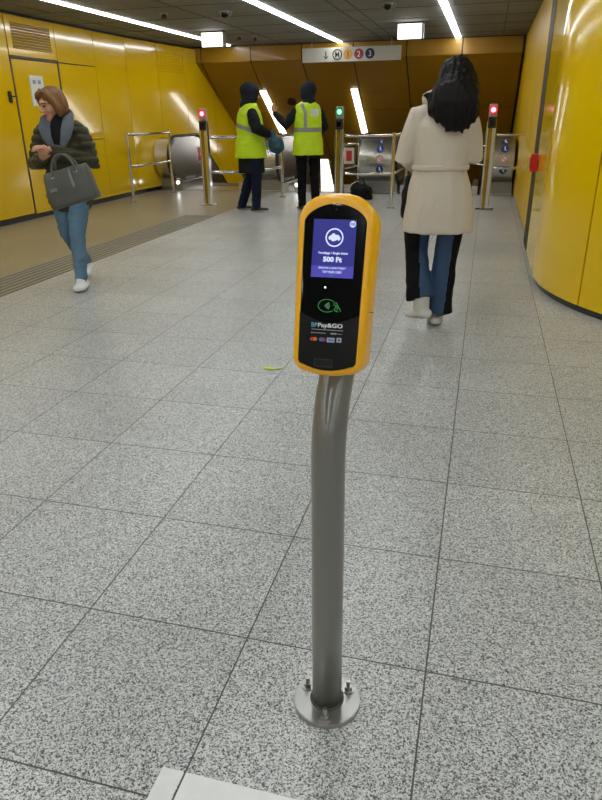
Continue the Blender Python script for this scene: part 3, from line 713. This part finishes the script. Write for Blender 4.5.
# black bag on the floor behind the validator
bag_m = mat('black_nylon', (.012, .012, .013, 1), .5, spec=.12, bump=(30, .3))
t = thing('rucksack', 'black rucksack slumped on the floor behind the validator, by the railing', 'bag', (-2.08, 12.0, 0))
def bb(bm):
    ell(bm, (0, 0, .13), (.20, .13, .14)); ell(bm, (-.08, 0, .18), (.12, .12, .12)); tube(bm, [(-.16, 0, .045), (.16, 0, .045)], .05)
organic('bag_body', bb, .012, bag_m, t, disp=lambda c, n: .012*noise.noise(c*14), smooth=2)
link('strap', tb([(-.1, -.05, .25), (-.06, -.06, .34), (.03, -.05, .35), (.08, -.05, .24)], .012, n=8), bag_m, t, True)
link('strap', tb([(.08, -.1, .22), (.17, -.13, .16), (.18, -.14, .06), (.1, -.13, .03)], .012, n=8), bag_m, t, True)

# ================================================================ PEOPLE
skin = mat('skin', srgb(205, 150, 120), .5, var=(20, .06)); lip = mat('lips', srgb(165, 85, 80), .45); eye_m = mat('eye_dark', (.03, .02, .015, 1), .25); brow_m = mat('brow', srgb(100, 65, 45), .7)
def rotz(a): return Matrix.Rotation(math.radians(a), 3, 'Z')
def head(bm, c, R, s=1.0):
    P = lambda x, y, z: V3(c)+R @ (V3((x, y, z))*s)
    ell(bm, P(0, -.012, .035), (.074*s, .093*s, .088*s), R); ell(bm, P(0, .02, .0), (.066*s, .068*s, .085*s), R)
    tube(bm, [P(0, .025, -.02), P(0, .042, -.072), P(0, .052, -.092)], [(.058*s, .05*s), (.042*s, .036*s), (.024*s, .022*s)], hint=R @ V3((1, 0, 0)))
    tube(bm, [P(0, .080, .022), P(0, .096, -.008), P(0, .106, -.026)], [.008*s, .010*s, .013*s], n=10)
    ell(bm, P(.011, .092, -.029), (.008*s,)*3, None, 10); ell(bm, P(-.011, .092, -.029), (.008*s,)*3, None, 10)
    tube(bm, [P(-.045, .066, .033), P(-.02, .083, .036), P(.02, .083, .036), P(.045, .066, .033)], .009*s, n=8, hint=(0, 0, 1))
    ell(bm, P(0, .084, -.056), (.022*s, .012*s, .006*s), R, 12); ell(bm, P(0, .082, -.066), (.018*s, .012*s, .006*s), R, 12)
    for k in (-1, 1):
        ell(bm, P(.029*k, .070, .010), (.014*s, .013*s, .010*s), R, 12); ell(bm, P(.040*k, .055, -.025), (.022*s, .022*s, .022*s), R, 12)
        ell(bm, P(.074*k, -.005, -.002), (.010*s, .020*s, .030*s), R, 12)
def face_mat(c, R, s=1.0):
    Ri = R.inverted()
    def f(p, n):
        q = (Ri @ (p-V3(c)))/s
        if q.y > .06:
            if abs(abs(q.x)-.029) < .0125 and abs(q.z-.010) < .0062: return 2
            if abs(abs(q.x)-.03) < .017 and abs(q.z-.031) < .0045: return 3
            if abs(q.x) < .021 and abs(q.z+.061) < .009: return 1
        return 0
    return f
def hand(bm, w, d, pn, thumb, curl=.5, s=1.0):
    w, d, pn = V3(w), V3(d).normalized(), V3(pn)
    pn = (pn-d*pn.dot(d)).normalized(); sd = d.cross(pn)
    tube(bm, [w-d*.02*s, w+d*.03*s, w+d*.075*s], [(.026*s, .018*s), (.036*s, .015*s), (.040*s, .013*s)], n=12, hint=sd)
    for i, (L_, off) in enumerate(((.068, -.030), (.078, -.010), (.073, .010), (.056, .029))):
        off = off*thumb*-1*-1
        p = w+d*(.078-.004*abs(i-1))*s+sd*off*s*(1 if thumb > 0 else 1); q = [p-d*.02*s, p]; a = 0
        for j, fr in enumerate((.45, .32, .23)):
            a += curl*(.7+.25*j); dd = d*math.cos(a)+pn*math.sin(a); q.append(q[-1]+dd*L_*fr*s)
        tube(bm, q, [.0092*s, .0092*s, .0088*s, .008*s, .007*s], n=8, hint=sd)
    b = w+d*.02*s-sd*.028*s*thumb*(1)
    tube(bm, [b, b+(d*.5-sd*thumb*.75+pn*.25).normalized()*.035*s, b+(d*.5-sd*thumb*.75+pn*.25).normalized()*.035*s+(d*.85-sd*thumb*.3+pn*.45).normalized()*.045*s], [.013*s, .0115*s, .008*s], n=8, hint=pn)
def body(parent, J, hc, HR, hs=1.0, skin_m=None, vox=.0065, neck_z=None):
    """one continuous figure: J holds shoulder/elbow/wrist/hip/knee/ankle pairs (l, r), chest and pelvis centres"""
    def b(bm):
        head(bm, hc, HR, hs)
        ch, pe = V3(J['chest']), V3(J['pelvis'])
        tube(bm, [ch+V3((0, 0, .12)), V3(hc)+V3((0, -.015, -.04))], [.056, .05])
        tube(bm, [pe-V3((0, 0, .04)), pe+V3((0, 0, .05)), (pe+ch)/2, ch, ch+V3((0, 0, .12))], [(.145, .095), (.15, .10), (.115, .082), (.14, .095), (.11, .07)])
        for k, s in ((-1, 'l'), (1, 'r')):
            S, E_, Wr = V3(J['sh'+s]), V3(J['el'+s]), V3(J['wr'+s])
            tube(bm, [ch+V3((0, 0, .1)), S, (S+E_)/2, E_, E_*.6+Wr*.4, Wr], [.055, .05, .042, .036, .035, .025])
            Hh, K_, A = V3(J['hip'+s]), V3(J['kn'+s]), V3(J['an'+s])
            tube(bm, [Hh, Hh*.5+K_*.5, K_, K_*.65+A*.35, A], [.082, .068, .05, .05, .034])
            fd = V3(J['toe'+s])-A
            tube(bm, [A+V3((0, 0, -.02))-fd.normalized()*.03, A+V3((0, 0, -.045))+fd*.4, V3(J['toe'+s])], [.03, .03, .022])
            hd = J['hand'+s]; hand(bm, Wr, hd[0], hd[1], hd[2], hd[3])
    return organic('body', b, vox, [skin_m or skin, lip, eye_m, brow_m], parent, matfn=face_mat(hc, HR, hs), smooth=1)
def shoe(bm, A, toe, w=.042):
    A, toe = V3(A), V3(toe); f = (toe-A); fl_ = V3((f.x, f.y, 0)).normalized(); side = fl_.cross(V3((0, 0, 1)))
    up = side.cross(f.normalized()) if abs(f.normalized().z) < .95 else V3((0, 0, 1))
    heel = A-fl_*.055+V3((0, 0, -.05)); 
    tube(bm, [heel, A+V3((0, 0, -.05)), A+(toe-A)*.5+V3((0, 0, -.03)), toe], [(w*.9, .036), (w, .038), (w*1.1, .036), (w*.85, .024)], hint=side)
    tube(bm, [A+V3((0, 0, -.05)), A+V3((0, 0, .0))], [w*.95, w*.9])
def wr(sc, am, st=(1, 1, 1)): return lambda c, n: am*noise.noise(V3((c.x*sc*st[0], c.y*sc*st[1], c.z*sc*st[2])))+am*.5*noise.noise(V3((c.x*sc*2.3*st[0], c.y*sc*2.3*st[1]+7, c.z*sc*2.3*st[2])))

# ---- person A: woman in quilted coat, walking toward the camera
A = thing('person', 'person with auburn hair in dark quilted coat and jeans, walking, looking left', 'person', (-3.46, 5.22, 0), math.radians(194))
HRa = rotz(-38) @ Matrix.Rotation(math.radians(-10), 3, 'X'); hca = (0.035, .05, 1.49)
Ja = dict(chest=(0, 0, 1.20), pelvis=(0, 0, .86), shl=(-.150, 0, 1.285), shr=(.150, 0, 1.285), ell=(-.25, .03, 1.05), elr=(.25, .02, 1.04), wrl=(.03, .255, 1.165), wrr=(.10, .235, 1.10),
          hipl=(-.085, 0, .84), hipr=(.085, 0, .84), knl=(-.055, .13, .46), knr=(.07, .02, .46), anl=(-.06, .20, .09), anr=(.04, -.28, .15), toel=(-.065, .34, .035), toer=(.04, -.15, .045),
          handl=((.35, .35, .15), (0, -.3, -1), 1, .55), handr=((-.3, .6, .35), (0, -.2, 1), 1, .6))
body(A, Ja, hca, HRa, 1.0)
def hairA(bm):
    P = lambda x, y, z: V3(hca)+HRa @ V3((x, y, z))
    ell(bm, P(0, -.028, .052), (.100, .105, .092), HRa); ell(bm, P(0, -.06, .0), (.105, .08, .105), HRa)
    for k in (-1, 1):
        tube(bm, [P(.03*k, .045, .118), P(.066*k, .05, .085), P(.088*k, .022, .03), P(.090*k, .0, -.03), P(.078*k, -.01, -.075)], [.020, .026, .028, .030, .02])
    tube(bm, [P(-.03, .07, .118), P(.02, .084, .100), P(.062, .066, .07)], [.018, .02, .016])
organic('hair', hairA, .008, mat('auburn_hair', srgb(132, 90, 52), .5, var=(30, .45), bump=(60, .5), stretch=(3, 3, .6)), A, disp=wr(34, .006, (1.6, 1.6, .35)), smooth=2)
coatA = mat('quilted_olive', srgb(68, 64, 48), .45, spec=.12, var=(8, .25)); collA = mat('collar_grey', srgb(92, 100, 108), .8, bump=(120, .3))
def qa(c, n): return -.010*abs(math.cos(c.z*PI/.058))**6+.006*noise.noise(c*22)
def coat_A(bm):
    tube(bm, [(0, 0, .76), (0, 0, .88), (0, .0, 1.02), (0, .0, 1.18), (0, 0, 1.29), (0, -.01, 1.37)], [(.205, .15), (.20, .148), (.175, .135), (.185, .135), (.165, .115), (.10, .085)], n=28)
    for s in 'lr':
        S, E_, Wr = V3(Ja['sh'+s]), V3(Ja['el'+s]), V3(Ja['wr'+s])
        tube(bm, [V3((S.x*.6, 0, 1.31)), S, (S+E_)/2, E_, (E_+Wr)/2, E_*.12+Wr*.88], [.085, .083, .080, .074, .064, .05])
organic('coat', coat_A, .009, coatA, A, disp=qa, smooth=2)
def coll_A(bm):
    for k in (-1, 1):
        tube(bm, [(.085*k, -.03, 1.42), (.095*k, .05, 1.40), (.095*k, .110, 1.33), (.075*k, .140, 1.25), (.02*k, .15, 1.13)], [(.018, .035), (.018, .048), (.014, .055), (.012, .045), (.010, .012)], hint=(0, 1, 0))
    tube(bm, [(.09, -.03, 1.42), (0, -.085, 1.43), (-.09, -.03, 1.42)], [(.045, .02)]*3, hint=(0, 0, 1))
organic('collar', coll_A, .008, collA, A, smooth=2)
def top_A(bm): tube(bm, [(0, .115, 1.14), (0, .11, 1.25), (0, .06, 1.36), (0.01, .03, 1.41)], [(.03, .025), (.055, .03), (.06, .04), (.055, .05)])
organic('top', top_A, .008, mat('black_knit', (.012, .012, .014, 1), .8, spec=.12), A, smooth=1)
denimA = mat('blue_denim', srgb(88, 120, 142), .75, var=(6, .4), bump=(90, .3))
def jeans_A(bm):
    tube(bm, [(0, 0, .92), (0, 0, .84)], [(.15, .11), (.165, .125)])
    for s in 'lr':
        Hh, K_, An = V3(Ja['hip'+s]), V3(Ja['kn'+s]), V3(Ja['an'+s])
        tube(bm, [Hh+V3((0, 0, .02)), Hh*.5+K_*.5, K_, K_*.6+An*.4, An+V3((0, 0, .0))], [.096, .085, .068, .064, .052])
organic('jeans', jeans_A, .008, denimA, A, disp=wr(14, .007, (1, 1, 2.2)), smooth=2)
whs = mat('white_shoe', (.78, .79, .8, 1), .5)
for s in 'lr':
    organic('shoe', lambda bm: (shoe(bm, Ja['an'+s], Ja['toe'+s], .054), ell(bm, V3(Ja['an'+s])+V3((0, .01, -.01)), (.045, .05, .04))), .007, [whs, mat('sole_grey', (.25, .25, .25, 1), .6)], A, smooth=1, matfn=lambda p, n, lo=(0.012 if s == 'l' else .03): 1 if p.z < lo else 0)
# handbag hanging from her forearm
hb = thing('handbag', 'grey leather tote bag with two handles hanging on the walking person\'s arm', 'bag', (-3.07, 4.70, .78))
lea = mat('grey_leather', srgb(82, 82, 76), .45, var=(7, .2), bump=(50, .25))
hb.scale = (.93, .93, .93); hb.rotation_euler = (math.radians(-5), math.radians(-14), math.radians(14))
bm = bmesh.new()
rg = []
for z, hw_, hd_ in ((0, .195, .075), (.015, .21, .085), (.14, .21, .080), (.25, .195, .055), (.285, .185, .035), (.288, .18, .028)):
    n_ = 28; ring = []
    for i in range(n_):
        a = 2*PI*i/n_; ca, sa_ = math.cos(a), math.sin(a)
        ring.append(bm.verts.new((hw_*math.copysign(abs(ca)**.35, ca), hd_*math.copysign(abs(sa_)**.5, sa_), z)))
    rg.append(ring)
for a_, b_ in zip(rg[:-1], rg[1:]):
    for i in range(n_): bm.faces.new((a_[i], a_[(i+1) % n_], b_[(i+1) % n_], b_[i]))
bm.faces.new(rg[0][::-1]); bm.faces.new(rg[-1])
bmesh.ops.subdivide_edges(bm, edges=bm.edges[:], cuts=2, use_grid_fill=True)
bm.normal_update()
for v in bm.verts: v.co += v.normal*.006*noise.noise(v.co*11)
link('bag_body', bm, lea, hb, True)
for y in (-.05, .05):
    pts = [V3((.10*math.cos(math.radians(a)), y*(1-.5*math.sin(math.radians(a))), .25+.15*math.sin(math.radians(a)))) for a in range(0, 181, 12)]
    link('handle', tb(pts, .010, n=10, hint=(0, 1, 0)), lea, hb, True)
link('tassel', tb([(.05, -.062, .27), (.055, -.088, .2), (.06, -.092, .13)], [(.006, .004), (.012, .005), (.014, .005)], n=8), mat('leather_pale', srgb(125, 125, 118), .4), hb, True)
bm = bmesh.new()
for x in (-.10, .10): torus(bm, (x, -.068, .235), .014, .003, M=Matrix.Translation((0, 0, 0)))
link('ring_fitting', bm, steel_pol, hb, True)
bm = bmesh.new(); box(bm, -.15, -.09, -.0895, -.083, .13, .155); link('bag_plate', bm, MATS['leather_pale'], hb)

# ---- person B: woman in beige coat, walking away
Bp = thing('person', 'person with long black hair in beige belted coat, seen from behind, walking away', 'person', (-.285, 4.66, 0), math.radians(6))
HRb = rotz(14) @ Matrix.Rotation(math.radians(-12), 3, 'X'); hcb = (.055, .05, 1.555)
Jb = dict(chest=(0, 0, 1.28), pelvis=(0, 0, .92), shl=(-.155, 0, 1.385), shr=(.155, 0, 1.385), ell=(-.24, .0, 1.13), elr=(.215, .05, 1.14), wrl=(-.13, .22, 1.06), wrr=(.05, .26, 1.16),
          hipl=(-.09, 0, .90), hipr=(.09, 0, .90), knl=(-.12, .04, .50), knr=(.08, .01, .48), anl=(-.06, -.16, .17), anr=(.035, .0, .09), toel=(-.10, -.05, .07), toer=(.03, .15, .035),
          handl=((.3, .5, .2), (0, 0, 1), 1, .5), handr=((-.3, .4, .4), (0, -.5, .6), 1, .6))
Jb['anl'] = (-.07, -.10, .16); Jb['toel'] = (-.15, -.02, .075)
body(Bp, Jb, hcb, HRb, .98)
hairBm = mat('black_hair', (.0075, .006, .0055, 1), .45, spec=.15, bump=(60, .3), stretch=(3, 3, .4))
def hairB(bm):
    P = lambda x, y, z: V3(hcb)+HRb @ V3((x, y, z))
    ell(bm, P(0, -.03, .045), (.108, .118, .098), HRb)
    tube(bm, [P(0, -.04, .06), P(0, -.065, -.01), (.06, -.10, 1.50), (.065, -.125, 1.44), (.07, -.14, 1.38), (.075, -.145, 1.32)], [(.108, .105), (.128, .11), (.142, .10), (.146, .085), (.13, .06), (.075, .03)], n=26)
    tube(bm, [P(-.07, 0, .0), (-.065, -.06, 1.47), (-.06, -.11, 1.41), (-.03, -.12, 1.36)], [.05, .05, .045, .02])
    tube(bm, [(.11, -.07, 1.50), (.16, -.09, 1.45), (.165, -.11, 1.40), (.14, -.13, 1.33)], [.04, .05, .045, .018])
    tube(bm, [(-.03, -.06, 1.52), (-.10, -.06, 1.50), (-.13, -.05, 1.50)], [.03, .022, .012])
def hairB_all(bm):
    hairB(bm)
    rr = random.Random(5)
    for i in range(12):
        x = -.05+.235*i/11; z = 1.27+.05*rr.random()+.035*abs(i-6)/5
        tube(bm, [(x*.8+.015, -.10, 1.46), (x, -.155+.25*(x-.07)**2*8, 1.38), (x+rr.uniform(-.01, .01), -.150, z)], [.035, .026, .010], n=8)
organic('hair', hairB_all, .008, hairBm, Bp, disp=wr(26, .009, (1.8, 1.8, .2)), smooth=6)
beige = mat('beige_wool', srgb(205, 193, 174), .85, bump=(70, .25), var=(4, .05))
def coat_B(bm):
    tube(bm, [(0.01, 0, .655), (.01, 0, .70), (.008, 0, .86), (0, .0, 1.00), (0, 0, 1.07), (0, 0, 1.20), (0, 0, 1.32), (0, 0, 1.42), (0, 0, 1.48)], [(.238, .165), (.236, .165), (.215, .155), (.19, .14), (.175, .13), (.185, .13), (.19, .125), (.145, .09), (.07, .06)], n=32, caps='flat')
    for s in 'lr':
        S, E_, Wr = V3(Jb['sh'+s]), V3(Jb['el'+s]), V3(Jb['wr'+s])
        tube(bm, [V3((S.x*.4, 0, 1.405)), S, (S+E_)/2, E_, (E_+Wr)/2, E_*.08+Wr*.92], [.065, .070, .070, .068, .062, .055])
organic('coat', coat_B, .010, beige, Bp, disp=lambda c, n: (.010*noise.noise(V3((c.x*9, c.y*9, c.z*3)))+.006*noise.noise(V3((c.x*20, c.y*20, c.z*9)))), smooth=2)
def belt_B(bm): tube(bm, [(0, 0, 1.055), (0, 0, 1.09)], [(.188, .142), (.188, .142)], n=36, caps='flat')
organic('belt', belt_B, .007, beige, Bp, smooth=1)
def collB(bm):
    tube(bm, [(-.13, .02, 1.475), (-.09, -.06, 1.495), (0, -.09, 1.49), (.09, -.06, 1.495), (.13, .02, 1.47)], [(.04, .014)]*5, hint=(0, 0, 1))
organic('collar', collB, .008, beige, Bp, smooth=1)
navy = mat('navy_denim', srgb(42, 68, 98), .75, var=(6, .25), bump=(90, .3)); blackc = mat('black_cloth', (.006, .006, .007, 1), .8, spec=.12)
def jeans_B(bm):
    tube(bm, [(0, 0, .95), (0, 0, .88)], [(.16, .11), (.175, .12)])
    tube(bm, [(-.10, 0, .90), (-.130, .02, .70), (-.125, .04, .52), (-.105, -.02, .36), (-.075, -.08, .20)], [(.10, .10), (.092, .09), (.078, .08), (.085, .09), (.098, .10)], n=22, caps='flat')
    tube(bm, [(.10, 0, .90), (.105, .0, .70), (.080, .01, .48), (.065, .0, .30), (.055, .0, .09)], [(.105, .105), (.088, .09), (.080, .085), (.085, .095), (.098, .11)], n=22, caps='flat')
def jb_mat(p, n):
    if p.z > .88: return 0
    cxl = -.10; 
    if p.x < -.105+.07*(.7-p.z)*0+(.06*(.55-p.z) if p.z < .55 else 0): return 1
    if p.x > .125-.06*max(0, .75-p.z): return 1
    return 0
organic('jeans', jeans_B, .009, [navy, blackc], Bp, matfn=jb_mat, disp=wr(10, .010, (1.4, 1.4, .8)), smooth=2)
shB = mat('shoe_offwhite', srgb(200, 196, 186), .6)
for s in 'lr':
    organic('shoe', lambda bm: (shoe(bm, Jb['an'+s], Jb['toe'+s], .050), tube(bm, [V3(Jb['an'+s])+V3((0, 0, -.03)), V3(Jb['an'+s])+V3((0, .01, .07))], .056)), .007, [shB, mat('sole_brown', (.16, .14, .12, 1), .6)], Bp, smooth=1, matfn=lambda p, n, lo=(.0 if s == 'l' else .02): 1 if p.z < lo else 0)
sb = thing('shoulder_bag', 'black bag held in front, showing below the beige sleeve', 'bag', (-.485, 4.88, .68))
def bagB(bm): tube(bm, [(0, 0, .05), (0, 0, .18), (.0, 0, .30)], [(.075, .05), (.07, .05), (.05, .035)], n=16)
organic('bag_body', bagB, .01, bag_m, sb, smooth=2, disp=wr(12, .008))
link('strap', tb([(.03, .0, .30), (.04, .01, .42), (.08, .05, .50)], .010, n=8), bag_m, sb, True)

# ---- people in yellow vests
hiv = mat('hi_vis', srgb(192, 222, 12), .6, var=(6, .12), bump=(30, .2)); b_ = hiv.node_tree.nodes['Principled BSDF']
refl = mat('reflective_tape', srgb(135, 138, 132), .45); blkj = mat('black_jacket', (.012, .013, .016, 1), .7, spec=.12, bump=(18, .5)); hoodm = mat('hood_cloth', (.016, .020, .028, 1), .8, spec=.12, bump=(40, .3))
white_pr = mat('vest_print', (.62, .66, .62, 1), .6); djean = mat('dark_jeans', srgb(20, 28, 50), .75, spec=.15, var=(6, .25)); blks = mat('black_shoe', (.012, .012, .012, 1), .45); solew = mat('sole_white', (.6, .6, .58, 1), .5)
def vest_person(root, J, hc, HR, hood, jacket, jz, vz, trouser_mat, leg_w, vmat, vscale=1.0, ys=1.0):
    body(root, J, hc, HR, 1.05)
    def jk(bm):
        tube(bm, [(0, 0, jz-.06), (0, 0, (jz+1.05)/2), (0, 0, 1.10), (0, 0, 1.28), (0, 0, 1.44), (0, 0, 1.54)], [(.205*vscale, .17*ys), (.20*vscale, .165*ys), (.18*vscale, .145*ys), (.18*vscale, .145*ys), (.165, .12), (.08, .07)], n=26, caps='flat')
        for s in 'lr':
            S, E_, Wr = V3(J['sh'+s]), V3(J['el'+s]), V3(J['wr'+s])
            tube(bm, [V3((S.x*.4, 0, S.z-.02)), S, (S+E_)/2, E_, (E_+Wr)/2, E_*.1+Wr*.9], [.06, .072+.03*(ys-1), .076+.08*(ys-1), .070+.08*(ys-1), .062+.06*(ys-1), .048])
    organic('jacket', jk, .010, blkj, root, disp=wr(15, .009), smooth=2)
    organic('hood', hood, .010, hoodm, root, disp=wr(14, .006), smooth=2)
    def vst(bm):
        tube(bm, [(0, 0, vz-.10), (0, 0, 1.0), (0, 0, 1.12), (0, 0, 1.28), (0, 0, 1.42), (0, 0, 1.53), (0, -.01, 1.575)], [(.245*vscale, .205*ys), (.23*vscale, .19*ys), (.21*vscale, .17*ys), (.21*vscale, .168*ys), (.208, .150*ys), (.175, .125), (.09, .085)], n=30, caps='flat')
    organic('safety_vest', vst, .009, [hiv, refl, white_pr], root, matfn=vmat, disp=wr(11, .010), smooth=2)
    def tr(bm):
        tube(bm, [(0, 0, 1.0), (0, 0, .90)], [(.15, .11), (.165, .12)])
        for s in 'lr':
            Hh, K_, An = V3(J['hip'+s]), V3(J['kn'+s]), V3(J['an'+s])
            tube(bm, [Hh, (Hh+K_)/2, K_, (K_+An)/2, An+V3((0, 0, -.01))], [.098*leg_w, .088*leg_w, .072*leg_w, .068*leg_w, .06*leg_w])
    organic('trousers', tr, .009, trouser_mat, root, disp=wr(12, .008, (1, 1, 2)), smooth=2)
    for s in 'lr':
        organic('shoe', lambda bm: shoe(bm, J['an'+s], J['toe'+s], .05), .008, [blks, solew], root, smooth=1, matfn=lambda p, n: 1 if p.z < .028 else 0)
Cp = thing('person', 'person in yellow vest and black hood facing right, teal bag held at front', 'person', (-3.50, 10.2, 0), math.radians(-66))
HRc = rotz(10) @ Matrix.Rotation(math.radians(-6), 3, 'X'); hcc = (0, .05, 1.68)
Jc = dict(chest=(0, 0, 1.38), pelvis=(0, 0, .98), shl=(-.17, 0, 1.44), shr=(.185, .02, 1.43), ell=(-.27, .08, 1.20), elr=(.29, .07, 1.22), wrl=(-.1, .28, 1.1), wrr=(.14, .29, 1.12),
          hipl=(-.10, 0, .94), hipr=(.10, 0, .94), knl=(-.14, -.01, .52), knr=(.13, .06, .52), anl=(-.16, -.16, .09), anr=(.13, .04, .09), toel=(-.17, .0, .035), toer=(.14, .21, .035),
          handl=((.2, .5, -.1), (1, 0, 0), 1, .5), handr=((-.1, .6, -.1), (-1, 0, -.2), -1, .6))
def hoodC(bm):
    P = lambda x, y, z: V3(hcc)+HRc @ V3((x, y, z))
    ell(bm, P(0, -.045, .045), (.125, .150, .125), HRc); tube(bm, [P(0, -.04, 0), P(0, -.045, -.1), (0, -.03, 1.53)], [(.12, .13), (.11, .115), (.12, .11)])
vmC = lambda p, n: 1 if (abs(p.z-(1.19-.06*p.y/.17)) < .032) else 0
vest_person(Cp, Jc, hcc, HRc, hoodC, None, .64, .90, djean, 1.15, vmC, 1.0, 1.2)
tb_ = thing('drawstring_bag', 'dark teal bag held at the belly of the person facing right', 'bag', (-3.08, 10.16, .86))
def tealb(bm): ell(bm, (0, 0, .12), (.12, .08, .13)); ell(bm, (.03, 0, .09), (.10, .08, .09)); tube(bm, [(-.03, 0, .2), (-.05, 0, .30)], [.05, .035])
organic('bag_body', tealb, .01, mat('teal_cloth', srgb(32, 72, 88), .6, var=(9, .5), bump=(20, .4)), tb_, disp=wr(14, .014), smooth=2)
link('cord', tb([(-.05, 0, .30), (-.07, -.02, .36), (-.11, 0, .33)], .007, n=8), rubber, tb_, True)

Dp = thing('person', 'person in yellow vest seen from behind with left hand raised', 'person', (-2.65, 10.42, 0), math.radians(22))
HRd = rotz(32) @ Matrix.Rotation(math.radians(-4), 3, 'X'); hcd = (0, .04, 1.69)
Jd = dict(chest=(0, 0, 1.38), pelvis=(0, 0, .98), shl=(-.18, 0, 1.445), shr=(.18, 0, 1.435), ell=(-.33, .0, 1.25), elr=(.26, .06, 1.22), wrl=(-.49, .14, 1.42), wrr=(.14, .26, 1.12),
          hipl=(-.10, 0, .94), hipr=(.10, 0, .94), knl=(-.10, .02, .52), knr=(.10, .02, .52), anl=(-.10, .0, .09), anr=(.11, -.04, .09), toel=(-.13, .16, .035), toer=(.14, .13, .035),
          handl=((-.15, .1, .5), (.6, .6, .2), 1, .35), handr=((-.2, .5, .1), (-1, 0, -.2), -1, .6))
def hoodD(bm):
    P = lambda x, y, z: V3(hcd)+HRd @ V3((x, y, z))
    ell(bm, P(0, -.03, .045), (.118, .125, .115), HRd); ell(bm, P(0, -.01, -.02), (.115, .11, .11), HRd); tube(bm, [P(0, -.02, 0), P(0, -.03, -.1), (0, -.02, 1.53)], [(.10, .10), (.095, .09), (.10, .08)])
def vmD(p, n):
    if abs(p.z-1.19) < .030: return 1
    if p.y < 0 and 1.19 < p.z < 1.55 and abs(p.x+.055+.06*max(0, (p.z-1.42)/.1)*.6) < .026: return 1
    if p.y < -.05 and 1.38 < p.z < 1.475 and .02 < p.x < .15: return 2
    return 0
vest_person(Dp, Jd, hcd, HRd, hoodD, None, .85, .93, blackc, 1.0, vmD)
